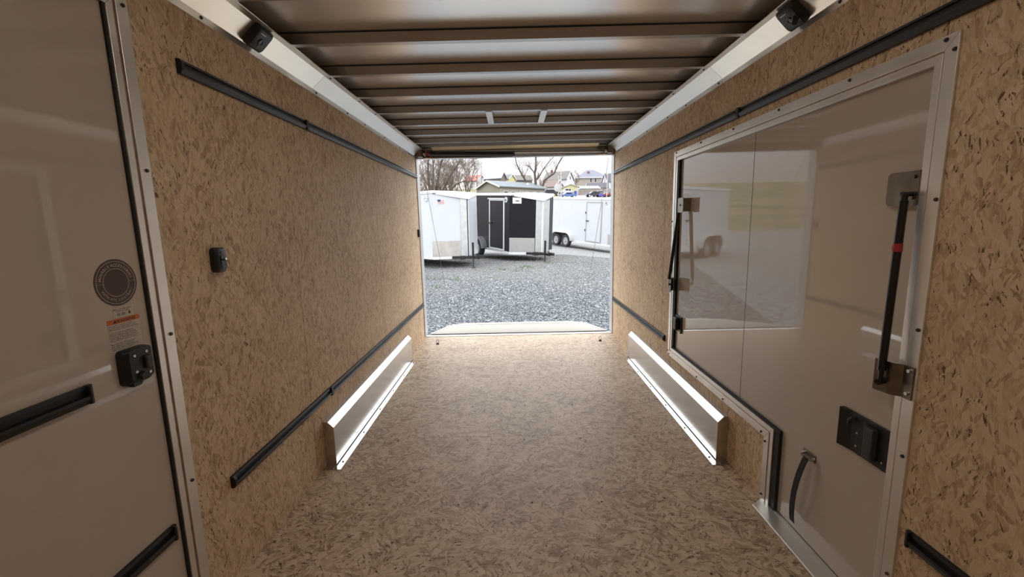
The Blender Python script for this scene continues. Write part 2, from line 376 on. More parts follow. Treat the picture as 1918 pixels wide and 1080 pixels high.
# ------------------------------------------------------------ trailer shell
def shell():
    fl = struct(MB().box(-1.09, 1.09, FRONT, DEND, -.12, -.019), 'floor', 'alu')
    for y0, y1 in ((FRONT, -.05), (-.049, 1.148), (1.149, 2.335), (2.336, 3.517), (3.518, DEND - .01)):
        MB().box(XL - .01, XR + .01, y0, y1, -.0185, 0).build('floor_board', 'osb_floor', fl, bevel=.0006)
    scr = None
    for y in (.93, 1.32, 1.74, 2.3, 2.75, 3.1, 3.55, 4.0):
        for x in (-.70, -.33, .0, .35, .62):
            if scr is None: scr = MB().cyl((x, y, .0004), (x, y, .0024), .0055, .004, 8).build('screw', 'dark_screw', fl); x0, y0_ = x, y
            else: dupe(scr, fl, (x - x0 + random.uniform(-.03, .03), y - y0_ + random.uniform(-.012, .012), 0))
    # walls
    wl = struct(MB().box(-1.095, -1.085, FRONT, DEND, -.12, 2.05), 'wall_left', 'alu')
    def panel(w, side, y0, y1, z0, z1):
        a, b = (side * 1.0252, side * 1.0375)
        MB().box(min(a, b), max(a, b), y0, y1, z0, z1).build('wall_board', 'osb_wall', w, bevel=.001)
    Y = lambda v: v
    panel(wl, -1, 1.172, 1.969, 0, 1.975); panel(wl, -1, 1.972, 3.189, 0, 1.975); panel(wl, -1, 3.192, 4.409, 0, 1.975); panel(wl, -1, 4.412, DEND, 0, 1.975)
    panel(wl, -1, .24, 1.169, 1.80, 1.975); panel(wl, -1, FRONT, .237, 0, 1.975); panel(wl, -1, .24, 1.169, 0, .06)
    wr = struct(MB().box(1.085, 1.095, FRONT, DEND, -.12, 2.05), 'wall_right', 'alu')
    panel(wr, 1, FRONT, .668, 0, 1.975); panel(wr, 1, .671, 1.126, 0, 1.975)
    panel(wr, 1, 1.129, 1.888, 1.603, 1.975); panel(wr, 1, 1.891, 2.864, 1.603, 1.975)
    panel(wr, 1, 1.697, 1.888, 0, .328); panel(wr, 1, 1.891, 2.864, 0, .328)
    panel(wr, 1, 2.867, 3.050, 0, 1.975); panel(wr, 1, 3.053, 4.272, 0, 1.975); panel(wr, 1, 4.275, DEND, 0, 1.975)
    wf = struct(MB().box(-1.095, 1.095, FRONT - .06, FRONT - .01, -.12, 2.05), 'wall_front', 'alu')
    for x0, x1 in ((-1.025, -.002), (.002, 1.025)):
        MB().box(x0, x1, FRONT - .01, FRONT, 0, 1.975).build('wall_board', 'osb_front', wf, bevel=.001)
    # black light housing low on the left wall near the rear, seen edge-on
    # roof with bows
    rf = struct(MB().box(-1.095, 1.095, FRONT - .06, DEND + .08, 2.0065, 2.055), 'ceiling', 'roof_skin')
    b0 = None
    ys = [-.762, -.381, 0, .381, .762, 1.143, 1.524, 1.905, 2.286, 2.667, 3.048, 3.429, 3.800, 4.172]
    for y in ys:
        if b0 is None:
            m = MB(); m.prism([(y, 1.961), (y + .030, 1.961), (y + .030, 1.965), (y + .004, 1.965), (y + .004, 2.001), (y + .034, 2.001), (y + .034, 2.0052), (y, 2.0052)], 'x', -1.02, 1.02)
            b0 = m.build('roof_bow', 'bow', rf); yb = y
        else: dupe(b0, rf, (0, y - yb, 0))
        MB().box(-1.02, 1.02, y - .0012, y - .0002, 2.0022, 2.0064).build('gap_strip', 'shadow_gap', rf)  # thin dark strip standing in for the shaded gap between bow and roof skin
    for x0 in (-.205, .170):
        MB().box(x0, x0 + .044, 3.062, 3.428, 1.9575, 1.961).build('vent_brace', 'alu', rf)
    # rear bow behind which the header sits
    MB().box(-1.0, 1.0, 4.44, 4.455, 1.974, 2.006).build('rear_bow', 'bow', rf)
shell()

def coves():
    for side, n in ((-1, 'left'), (1, 'right')):
        t = thing('cove_trim', f'angled aluminium cove along the {n} wall and ceiling joint', 'trim', (side * 1.0, 0, 1.9)); t['kind'] = 'thing'
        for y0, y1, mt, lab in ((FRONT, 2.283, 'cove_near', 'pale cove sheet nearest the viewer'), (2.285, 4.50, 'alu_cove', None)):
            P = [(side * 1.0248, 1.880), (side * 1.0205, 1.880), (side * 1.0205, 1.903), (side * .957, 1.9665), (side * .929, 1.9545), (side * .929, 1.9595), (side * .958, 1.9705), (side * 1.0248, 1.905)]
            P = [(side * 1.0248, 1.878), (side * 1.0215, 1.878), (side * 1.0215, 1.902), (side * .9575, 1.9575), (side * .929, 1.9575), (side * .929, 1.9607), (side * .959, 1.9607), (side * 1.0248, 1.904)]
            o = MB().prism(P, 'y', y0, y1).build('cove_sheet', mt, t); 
            if lab: o['label'] = lab
        s0 = None
        for y in (.9, 1.5, 1.47, 2.32, 2.74, 3.05, 3.5, 3.95, 4.3):
            if y == 1.47: continue
            if s0 is None:
                s0 = MB().cyl((side * 1.0215, y, 1.891), (side * 1.0175, y, 1.891), .006, .004, 8).build('screw', 'dark_screw', t); yy = y
                s1 = MB().cyl((side * .943, y, 1.9576), (side * .943, y, 1.9545), .006, .004, 8).build('screw', 'dark_screw', t)
            else: dupe(s0, t, (0, y - yy, 0)); dupe(s1, t, (0, y - yy, 0))
coves()

def outlet(side):
    n = 'left' if side < 0 else 'right'
    lab = 'black square socket box with a round port on the left cove' if side < 0 else 'black square socket box with an open cap hanging down, on the right cove'
    yc = 1.745 if side < 0 else 1.672
    # local frame: x along the trailer, y up the slope, z out of the cove face
    nrm = Vector((-side * .7071 * 1.0, 0, -.7071)); ax = Vector((0, 1, 0)); up = nrm.cross(ax)
    if up.z < 0: up = -up
    c = Vector((side * .987, yc, 1.9345))
    R = Matrix((ax, nrm.cross(ax) if False else up, ax.cross(up))).transposed()
    if R.col[2].dot(nrm) < 0: R = Matrix((-ax, up, (-ax).cross(up))).transposed()
    t = thing('power_socket', lab, 'power socket', tuple(c), tuple(R.to_euler()))
    def sq(a, b, r, k=6):
        pts = []
        for cx, cy, s in ((a - r, b - r, 0), (-a + r, b - r, 1), (-a + r, -b + r, 2), (a - r, -b + r, 3)):
            for i in range(k + 1):
                g = PI / 2 * (s + i / k); pts.append((cx + r * math.cos(g), cy + r * math.sin(g)))
        return pts
    m = MB(); o1 = sq(.050, .044, .014); o2 = sq(.040, .035, .012); o0 = sq(.047, .041, .013); k = len(o1)
    vs = [(p[0], p[1], 0) for p in o0] + [(p[0], p[1], .008) for p in o1] + [(p[0], p[1], .022) for p in o1] + [(p[0], p[1], .030) for p in o2]
    fs = [tuple(range(k - 1, -1, -1)), tuple(range(3 * k, 4 * k))]
    for L_ in range(3):
        fs += [(L_ * k + i, L_ * k + (i + 1) % k, (L_ + 1) * k + (i + 1) % k, (L_ + 1) * k + i) for i in range(k)]
    m.add(vs, fs); m.build('housing', 'black', t, local=True, smooth=True)
    MB().ring((.000, -.006, .030), 'z', .008, .013, .003).build('port_ring', 'grey_plastic', t, local=True)
    MB().cyl((.000, -.006, .030), (.000, -.006, .0312), .008, n=16).build('port', 'black_gloss', t, local=True)
    MB().box(-.026, .004, .022, .025, .030, .0307).build('printed_line', 'guard', t, local=True)
    if side > 0:
        MB().ring((.022, -.010, .030), 'z', .006, .010, .004).build('port_ring', 'grey_plastic', t, local=True)
        MB().tube([(.022, -.002, .033), (.034, .0, .038), (.042, -.010, .042)], .002, 6).build('cap_tether', 'black', t, local=True)
        MB().cyl((.040, -.010, .040), (.048, -.016, .058), .010, .009, 14).build('cap', 'black', t, local=True)
    else:
        MB().prism([(-.005, -.022), (.005, -.022), (0, -.030)], 'z', .030, .0315).build('arrow_mark', 'black_gloss', t, local=True)
outlet(-1); outlet(1)

# ------------------------------------------------------------ rear opening
def rear():
    t = thing('rear_door_frame', 'aluminium frame around the open rear doorway', 'door frame', (0, 4.6, 0)); t['kind'] = 'structure'
    for s in (-1, 1):
        a, b = sorted((s * 1.0165, s * 1.0245)); MB().box(a, b, 4.585, 4.715, 0, 1.895)  .build('jamb', 'jamb', t, bevel=.003)
        a, b = sorted((s * 1.024, s * 1.09)); MB().box(a, b, 4.602, 4.715, -.12, 2.05).build('corner_post', 'frame', t)
    MB().box(-1.024, 1.024, 4.585, 4.66, 1.880, 1.936).build('header_beam', 'bow', t, bevel=.002)
    MB().box(-1.024, 1.024, 4.665, 4.715, 1.9365, 2.006).build('header_back', 'bow', t)
    MB().box(-1.01, 1.01, 4.57, 4.625, -.018, .006).build('threshold', 'frame', t, bevel=.002)
    p = thing('header_board', 'cream board above the rear doorway behind the spring', 'board', (0, 4.6, 1.93))
    MB().prism([(4.470, 1.9885), (4.660, 1.9505), (4.660, 1.9585), (4.470, 1.9965)], 'x', -.845, .85).build('board', 'cream', p)
    s = thing('ramp_spring', 'black wrapped ramp door spring across the rear header on a steel rod', 'spring', (0, 4.5, 1.9))
    m = MB(); pts = []; rs = []
    for i in range(120):
        f = i / 119; pts.append((-.865 + f * .85, 4.52, 1.921 - f * .019)); rs.append(.0205 + (.0014 if i % 2 else 0))
    m.tube(pts, rs, 14).build('spring_coil', 'black', s, smooth=False)
    MB().cyl((-.93, 4.52, 1.922), (.94, 4.52, 1.897), .0055, n=10).build('rod', 'bright_steel', s, smooth=True)
    MB().box(-.018, -.002, 4.50, 4.54, 1.874, 1.930).build('winding_plate', 'steel', s, bevel=.002)
    MB().cyl((-.885, 4.52, 1.921), (-.862, 4.52, 1.921), .022, n=14).build('red_collar', 'red', s, label='red end collar')
    for sd in (-1, 1):
        n = 'left' if sd < 0 else 'right'
        b = thing('spring_bracket', f'steel spring bracket in the upper {n} corner of the doorway', 'bracket', (sd * .93, 4.54, 1.88), group=None)
        x = sorted((sd * .935, sd * .987)); MB().box(x[0], x[1], 4.50, 4.583, 1.886, 1.975).build('mount_block', 'steel', b, bevel=.004)
        x = sorted((sd * .893, sd * .899)); MB().box(x[0], x[1], 4.49, 4.583, 1.878, 1.95).build('bearing_plate', 'steel', b, bevel=.002)
        x = sorted((sd * .86, sd * .935)); MB().box(x[0], x[1], 4.55, 4.583, 1.8765, 1.8835).build('foot', 'cream', b)
        MB().cyl((sd * .913, 4.497, 1.905), (sd * .913, 4.543, 1.905), .012, n=10).build('pulley', 'bright_steel', b)
        x = sorted((sd * .85, sd * .99)); MB().box(x[0], x[1], 4.56, 4.60, 1.968, 1.974).build('top_strap', 'frame', b)
rear()
def ramp():
    t = thing('ramp_door', 'pale rear ramp door lowered onto the gravel', 'ramp', (0, 4.63, 0))
    z = lambda y: .014 - (y - 4.64) * (.312 / 1.69)
    P = [(-.955, 4.64), (.955, 4.64), (.998, 6.33), (-.998, 6.33)]
    m = MB(); vs = [(x, y, z(y)) for x, y in P] + [(x, y, z(y) - .045) for x, y in P]
    m.add(vs, [(0, 1, 2, 3), (7, 6, 5, 4), (0, 4, 5, 1), (1, 5, 6, 2), (2, 6, 7, 3), (3, 7, 4, 0)]).build('ramp_panel', 'ramp', t, bevel=.003)
    for s in (-1, 1):
        m = MB(); a, b = .957 * s, 1.000 * s; d = .018 * s
        m.add([(a, 4.64, z(4.64) + .004), (a + d, 4.64, z(4.64) + .004), (b + d, 6.33, z(6.33) + .004), (b, 6.33, z(6.33) + .004),
               (a, 4.64, z(4.64) - .05), (a + d, 4.64, z(4.64) - .05), (b + d, 6.33, z(6.33) - .05), (b, 6.33, z(6.33) - .05)],
              [(0, 1, 2, 3), (7, 6, 5, 4), (0, 4, 5, 1), (1, 5, 6, 2), (2, 6, 7, 3), (3, 7, 4, 0)]).build('edge_rail', 'frame', t)
    zf = lambda y: z(6.33) - (y - 6.34) * .155
    P = [(-.975, 6.342), (.975, 6.342), (.86, 6.70), (-.86, 6.70)]
    m = MB(); vs = [(x, y, zf(y)) for x, y in P] + [(x, y, zf(y) - .02) for x, y in P]
    m.add(vs, [(0, 1, 2, 3), (7, 6, 5, 4), (0, 4, 5, 1), (1, 5, 6, 2), (2, 6, 7, 3), (3, 7, 4, 0)]).build('flap', 'ramp', t)
    MB().cyl((-.985, 6.336, z(6.33) + .002), (.985, 6.336, z(6.33) + .002), .008, n=8).build('flap_hinge', 'guard', t)
    MB().cyl((-.95, 4.632, .0), (.95, 4.632, .0), .010, n=8).build('hinge', 'shadow_gap', t)
    for s in (-1, 1):
        n = 'left' if s < 0 else 'right'
        c = MB().tube([(s * .978, 4.67, 1.86), (s * .981, 5.25, 1.13), (s * .984, 5.85, .38), (s * .985, 6.31, -.27)], .0022, 5).build('ramp_cable', 'steel')
        tag(c, f'thin steel ramp cable on the {n} side of the doorway', 'cable')
ramp()

# ------------------------------------------------------------ tracks
def track(side, z, y0, y1, label, joints=(), x=None, xface=1.025):
    fx = side * xface
    t = thing('accessory_track', label, 'wall track', (fx, (y0 + y1) / 2, z))
    prof = [(0, .021), (.009, .021), (.0115, .0135), (.006, .011), (.006, .000), (.0155, -.002), (.0175, -.008), (.012, -.021), (0, -.021)]
    P = [(fx - side * d, z + h) for d, h in prof]
    ys = [y0 + .012] + list(joints) + [y1]
    for a, b in zip(ys, ys[1:]):
        MB().prism(P, 'y', a + .0008, b - .0008).build('rail', 'track', t)
    for j in joints:
        a, b = sorted((fx, fx - side * .0185)); MB().box(a, b, j - .011, j + .011, z - .022, z + .0215).build('joiner', 'black', t, bevel=.002)
    capP = [(0, .0215), (.010, .0215), (.018, .010), (.0185, -.010), (.012, -.0215), (0, -.0215)]
    e0, e1 = (y0, y0 + .012) if True else (0, 0)
    MB().prism([(fx - side * d, z + h) for d, h in capP], 'y', e0, e1).build('end_cap', 'black', t, bevel=.0015)
    return t
track(-1, 1.702, 1.365, 4.575, 'long black accessory track high on the left wall', (2.162,))
track(-1, .358, 1.362, 4.575, 'long black accessory track low on the left wall, above the wheel box', (2.173,))
def rtrack(z, y0, y1, label, joints=()):
    t = track(1, z, y0, y1, label, joints); return t
rtrack(1.696, -.30, 4.57, 'long black accessory track high on the right wall above the side door', (2.093,))
rtrack(.385, 2.968, 4.57, 'short black accessory track low on the right wall beyond the side door')
def track_far_cap(side, z, y0, y1, label, xface=1.025):
    """track whose finished end is its far end"""
    fx = side * xface
    t = thing('accessory_track', label, 'wall track', (fx, (y0 + y1) / 2, z))
    prof = [(0, .021), (.009, .021), (.0115, .0135), (.006, .011), (.006, .000), (.0155, -.002), (.0175, -.008), (.012, -.021), (0, -.021)]
    MB().prism([(fx - side * d, z + h) for d, h in prof], 'y', y0, y1 - .016).build('rail', 'track', t)
    ff = lambda d, y: (fx - side * d, y)
    m = MB(); zt, zb = z + .0225, z - .0225
    m.prism([ff(0, y1 - .016), ff(.0185, y1 - .016), ff(.0185, y1 - .008), ff(.010, y1), ff(0, y1)], 'z', zb, zt).build('end_cap', 'black', t, bevel=.003)
track_far_cap(1, .352, -.20, 1.062, 'black accessory track low on the right wall nearest the viewer')
yd, zd = LD(.950, .853); track_far_cap(-1, zd, .26, yd, 'black accessory track across the middle of the left entry door', XDL)
yd, zd = LD(1.124, .371); track_far_cap(-1, zd, .26, yd - .01, 'black accessory track low on the left entry door', XDL)

# ------------------------------------------------------------ doors
def strip_frame(t, side, y0, y1, z0, z1, mat='frame', miter=True, proud=.0055, base=1.0252, name='frame_strip', horizontal=False, cuts=(0, 0)):
    """strip on a wall; cuts are the mitre offsets at both ends (inner edge shorter)"""
    a, b = sorted((side * (base - proud), side * base))
    c0, c1 = cuts
    if horizontal: P = [(y0, z1 if cuts[0] < 0 else z0), ] 
    m = MB().box(a, b, y0, y1, z0, z1); return m.build(name, mat, t, bevel=.0012)
def poly_strip(t, side, poly, mat, x_in, x_out, name):
    a, b = sorted((side * x_in, side * x_out)); return MB().prism(poly, 'x', a, b).build(name, mat, t, bevel=.0008)

def escape_door():
    d = thing('door_1', 'glossy cream side door with a stepped lower corner in the right wall', 'door', (1.04, 2, 0)); d['kind'] = 'structure'
    # the two skins of the leaf (each its own sheet) with the seam between them
    ys = RD(1.951, 1)[0]
    MB().prism([(1.125, .012), (1.640, .012), (1.640, .352), (ys - .0012, .352), (ys - .0012, 1.590), (1.125, 1.590)], 'x', 1.040, 1.052).build('door_skin', 'door', d)
    MB().prism([(ys + .0012, .352), (2.815, .352), (2.815, 1.590), (ys + .0012, 1.590)], 'x', 1.040, 1.052).build('door_skin', 'door', d)
    MB().prism([(1.12, .008), (1.644, .008), (1.644, .348), (2.82, .348), (2.82, 1.594), (1.12, 1.594)], 'x', 1.0522, 1.080).build('door_core', 'shadow_gap', d)
    MB().box(1.0396, 1.052, ys - .0014, ys + .0014, .352, 1.590).build('skin_joint', 'rubber', d)
    # rubber seal all round
    for y0, y1, z0, z1 in ((1.640, 1.664, .0, .348), (1.640, 2.838, .346, .360), (2.820, 2.838, .35, 1.604), (1.125, 2.84, 1.592, 1.604), (1.117, 1.126, 0, 1.60)):
        MB().box(1.0255, 1.0395, y0, y1, z0, z1).build('seal', 'rubber', d)
    f = thing('door_frame', 'mitred aluminium frame around the stepped side door', 'door frame', (1.025, 2, 0)); f['kind'] = 'structure'
    O = dict(y0=1.090, y1=2.900, z1=1.6425, zs=.291, yn=1.733); w = .034
    xo, xi = 1.0252, 1.0195
    poly_strip(f, 1, [(O['y0'], O['z1']), (O['y1'], O['z1']), (O['y1'] - w, O['z1'] - w), (O['y0'] + w, O['z1'] - w)], 'frame', xi, xo, 'outer_flange')
    poly_strip(f, 1, [(O['y0'], O['z1'] - .001), (O['y0'] + w, O['z1'] - w - .001), (O['y0'] + w, .004), (O['y0'], .004)], 'frame', xi, xo, 'outer_flange')
    poly_strip(f, 1, [(O['y1'], O['z1'] - .001), (O['y1'] - w, O['z1'] - w - .001), (O['y1'] - w, O['zs'] + w), (O['y1'], O['zs'])], 'frame', xi, xo, 'outer_flange')
    poly_strip(f, 1, [(O['yn'] + .001, O['zs']), (O['y1'] - .001, O['zs']), (O['y1'] - w - .001, O['zs'] + w), (O['yn'] - w + .001, O['zs'] + w)], 'frame', xi, xo, 'outer_flange')
    poly_strip(f, 1, [(O['yn'], .004), (O['yn'], O['zs'] - .001), (O['yn'] - w, O['zs'] + w - .001), (O['yn'] - w, .004)], 'frame', xi, xo, 'outer_flange')
    # inner flange, one groove in from the outer one, a little lower
    g = w + .004; q = w + .025; xi2 = 1.0215
    poly_strip(f, 1, [(O['y0'] + g, O['z1'] - g), (O['y1'] - g, O['z1'] - g), (O['y1'] - q, O['z1'] - q), (O['y0'] + q, O['z1'] - q)], 'frame', xi2, xo + .012, 'inner_flange')
    poly_strip(f, 1, [(O['y0'] + g, O['z1'] - g), (O['y0'] + q, O['z1'] - q), (O['y0'] + q, .004), (O['y0'] + g, .004)], 'frame', xi2, xo + .012, 'inner_flange')
    poly_strip(f, 1, [(O['y1'] - g, O['z1'] - g), (O['y1'] - q, O['z1'] - q), (O['y1'] - q, O['zs'] + q), (O['y1'] - g, O['zs'] + g)], 'frame', xi2, xo + .012, 'inner_flange')
    poly_strip(f, 1, [(O['yn'] - g, O['zs'] + g), (O['y1'] - g, O['zs'] + g), (O['y1'] - q, O['zs'] + q), (O['yn'] - q, O['zs'] + q)], 'frame', xi2, xo + .012, 'inner_flange')
    poly_strip(f, 1, [(O['yn'] - g, .004), (O['yn'] - g, O['zs'] + g), (O['yn'] - q, O['zs'] + q), (O['yn'] - q, .004)], 'frame', xi2, xo + .012, 'inner_flange')
    s0 = None
    for y, z in ((1.098, 1.254), (1.102, .919), (1.102, .564), (1.104, .2), (1.122, 1.632), (1.098, 1.603), (1.425, 1.633), (1.785, 1.633), (2.14, 1.633), (2.497, 1.633), (2.86, 1.633), (2.893, 1.2), (2.893, .8), (2.893, .32), (2.875, .30), (2.42, .302), (2.10, .302), (1.755, .302), (1.722, .275), (1.722, .03)):
        if s0 is None: s0 = MB().cyl((1.0195, y, z), (1.0155, y, z), .0055, .004, 8).build('screw', 'dark_screw', f); p0 = (y, z)
        else: dupe(s0, f, (0, y - p0[0], z - p0[1]))
    # sill on the floor
    s = MB().prism([(.960, 1.0), (1.026, 1.0), (1.026, 1.728), (.960, 1.682)], 'z', .0005, .009).build('door_sill', 'alu_cove', bevel=.003)
    tag(s, 'flat aluminium sill strip on the floor under the side door', 'sill')
    # lower edge rail of the leaf recess
    MB().box(1.0265, 1.0385, 1.12, 1.66, .0, .010).build('bottom_channel', 'frame', d)
escape_door()

def strut_assembly():
    # near gas strut
    def bracket_plate(name, label, yc, zc, wy, wz, x, base):
        t = thing(name, label, 'bracket', (base, yc, zc))
        a, b, k = wy / 2, wz / 2, .008
        P = [(yc - a, zc - b), (yc + a - k, zc - b), (yc + a, zc - b + k), (yc + a, zc + b - k), (yc + a - k, zc + b), (yc - a, zc + b)]
        MB().prism(P, 'x', x, x + .003).build('plate', 'steel', t, bevel=.0008)
        return t
    y1, z1 = 1.205, 1.283
    t = bracket_plate('strut_bracket', 'square steel strut bracket high on the side door edge, nearest the viewer', 1.198, 1.287, .098, .090, 1.020, 1.04)
    MB().box(1.0232, 1.0398, 1.152, 1.166, 1.245, 1.330).build('spacer', 'steel', t)
    for z in (1.262, 1.316):
        MB().cyl((1.0198, 1.165, z), (1.016, 1.165, z), .005, n=6).build('bolt', 'steel', t)
    t = thing('strut_bracket', 'bent steel strut bracket on the frame at door middle height, nearest the viewer', 'bracket', (1.02, 1.13, .77))
    P = [(1.0192, 1.096), (1.0192, 1.128), (1.004, 1.140), (1.000, 1.150), (.992, 1.188), (.989, 1.188), (.997, 1.149), (1.001, 1.138), (1.016, 1.126), (1.016, 1.096)]
    MB().prism(P, 'z', .726, .817).build('plate', 'steel', t, bevel=.0008)
    for z in (.742, .805): MB().cyl((1.0158, 1.108, z), (1.011, 1.108, z), .005, n=8).build('bolt', 'bright_steel', t)
    # strut
    s = thing('gas_strut', 'black gas strut with red tape on the side door, nearest the viewer', 'gas strut', (.985, 1.16, 1.0))
    A = Vector((1.002, 1.168, 1.272)); B = Vector((.981, 1.155, .758)); d = (B - A).normalized()
    MB().cyl(A + d * .018, B - d * .035, .0098, n=20).build('cylinder', 'black_gloss', s, smooth=True)
    MB().cyl(A, A + d * .02, .0085, .007, 16).build('end_fitting', 'black', s, smooth=True)
    MB().cyl(B - d * .037, B, .006, n=14).build('piston_rod', 'black', s, smooth=True)
    MB().cyl(A + Vector((-.008, 0, 0)), A + Vector((.0175, 0, 0)), .006, n=12).build('ball_stud', 'black', s)
    MB().cyl(B + Vector((-.006, 0, 0)), B + Vector((.010, .006, 0)), .0085, n=12).build('ball_stud', 'black', s)
    c = A + d * .130; MB().cyl(c, c + d * .022, .0106, .0112, 18).build('tape', 'red', s, label='red tape wrapped round the strut')
    MB().box(c.x - .004, c.x + .001, c.y + .006, c.y + .014, c.z - .018, c.z - .006).build('tape_end', 'red', s)
    # far strut
    t = thing('strut_bracket', 'square steel strut bracket high on the far edge of the side door', 'bracket', (1.04, 2.70, 1.29))
    MB().prism([(2.645, 1.255), (2.720, 1.255), (2.728, 1.263), (2.728, 1.335), (2.720, 1.343), (2.645, 1.343)], 'x', .990, .993).build('plate', 'steel', t)
    MB().box(.993, 1.0395, 2.650, 2.653, 1.26, 1.34).build('spacer', 'steel', t)
    MB().cyl((.9895, 2.69, 1.30), (.985, 2.69, 1.30), .005, n=8).build('bolt', 'steel', t)
    t = thing('strut_bracket', 'bent steel strut bracket on the far frame edge beside the side door', 'bracket', (1.02, 2.82, .78))
    MB().prism([(1.019, 2.880), (1.019, 2.850), (.985, 2.820), (.981, 2.770), (.978, 2.770), (.982, 2.822), (1.016, 2.853), (1.016, 2.880)], 'z', .745, .832).build('plate', 'steel', t)
    s = thing('gas_strut', 'black gas strut at the far edge of the side door', 'gas strut', (.98, 2.74, 1.05))
    A = Vector((1.004, 2.742, 1.28)); B = Vector((.962, 2.765, .80)); d = (B - A).normalized()
    MB().cyl(A, B - d * .035, .0105, n=16).build('cylinder', 'black_gloss', s, smooth=True)
    MB().cyl(B - d * .036, B, .005, n=12).build('piston_rod', 'bright_steel', s, smooth=True)
    MB().cyl(B, B + Vector((.018, 0, 0)), .007, n=10).build('ball_stud', 'black', s)
strut_assembly()

def latches():
    # paddle latch near the viewer on the side door
    y0, z0 = RD(1.146, .5); y1, z1 = RD(1.323, .612)
    zb, zt = RD(1, .484)[1], RD(1, .612)[1]
    t = thing('paddle_latch', 'black recessed paddle latch low on the side door, nearest the viewer', 'latch', (1.04, (y0 + y1) / 2, .54))
    P = [(1.0398, y0), (1.035, y0), (1.0335, y1 - .058), (1.0325, y1 - .044), (1.0262, y1 - .016), (1.022, y1), (1.0398, y1)]
    MB().prism(P, 'z', zb, zt).build('body_plate', 'black', t, bevel=.002)
    MB().prism([(1.0342, y0 + .038), (1.018, y0 + .040), (1.018, y0 + .072), (1.0338, y0 + .085)], 'z', zb + .014, zt - .016).build('paddle', 'grey_plastic', t, bevel=.002)
    MB().tube([(1.034, y1 - .052, zt - .022), (1.024, y1 - .050, zt - .020), (1.020, y1 - .046, zt - .028), (1.019, y1 - .044, zt - .042)], [.005, .0055, .005, .004], 8).build('thumb_lever', 'grey_plastic', t, smooth=True)
    for y, z in ((y1 - .066, zb + .068), (y1 - .066, zb + .025), (y0 + .016, zb + .024)):
        MB().ring((1.0325, y, z), 'x', .0015, .003, .002, 12).build('screw', 'bright_steel', t)
    # far paddle latch
    y0, y1 = RD(2.67, 0)[0], RD(2.78, 0)[0]; zb, zt = RD(0, .50)[1], RD(0, .60)[1]
    t = thing('paddle_latch', 'black paddle latch at the far end of the side door', 'latch', (1.04, 2.76, .55))
    MB().box(1.031, 1.0398, y0, y1, zb, zt).build('body_plate', 'black', t, bevel=.003)
    MB().box(1.006, 1.0305, y0 + .03, y0 + .085, zb + .010, zt - .010).build('paddle', 'black', t, bevel=.006)
    MB().cyl((1.034, y0 + .012, zb - .008), (1.034, y0 + .012, zb + .002), .005, n=8).build('key_tab', 'black', t)
    for z in (zb + .02, zt - .02): MB().ring((1.0302, y0 + .014, z), 'x', .0015, .003, .002, 12).build('screw', 'bright_steel', t)
    # entry door latch
    y0, z0 = LD(1.026, .834); y1, z1 = LD(1.106, .926)
    t = thing('door_latch', 'black box latch with four bright screws at the edge of the entry door', 'latch', (-1.031, (y0 + y1) / 2, .88))
    m = MB(); a = -1.0308; k = .012
    def rr(y0, y1, z0, z1, k, n=4):
        pts = []
        for cy, cz, s in ((y1 - k, z1 - k, 0), (y0 + k, z1 - k, 1), (y0 + k, z0 + k, 2), (y1 - k, z0 + k, 3)):
            for i in range(n + 1): g = PI / 2 * (s + i / n); pts.append((cy + k * math.cos(g), cz + k * math.sin(g)))
        return pts
    q = rr(y0, y1, z0, z1, k); q2 = rr(y0 + .012, y1 - .002, z0 + .010, z1 - .002, k * .7); n = len(q)
    vs = [(a, *p) for p in q] + [(a + .014, *p) for p in q] + [(a + .024, *p) for p in q2]
    fs = [tuple(range(n - 1, -1, -1)), tuple(range(2 * n, 3 * n))] + [(L * n + i, L * n + (i + 1) % n, (L + 1) * n + (i + 1) % n, (L + 1) * n + i) for L in range(2) for i in range(n)]
    m.add(vs, fs).build('housing', 'black', t, smooth=True)
    xs = a + .024
    for y, z in ((y0 + .026, z1 - .018), (y1 - .018, z1 - .016), (y0 + .026, z0 + .032), (y1 - .015, z0 + .020)):
        MB().ring((xs, y, z), 'x', .0016, .0034, .0015, 14).build('screw', 'bright_steel', t)
    MB().box(xs, xs + .008, y1 - .028, y1 - .008, z0 + .032, z1 - .026).build('paddle', 'grey_plastic', t, bevel=.003)
    MB().cyl((xs, y1 - .040, z0 + .018), (xs + .008, y1 - .040, z0 + .018), .012, .009, 16).build('lock_knob', 'black', t, smooth=True)
    MB().prism([(y0 + .02, z0 - .006), (y0 + .042, z0 - .006), (y0 + .05, z0 + .004), (y0 + .02, z0 + .004)], 'x', a + .002, a + .018).build('lower_lip', 'black', t)
latches()

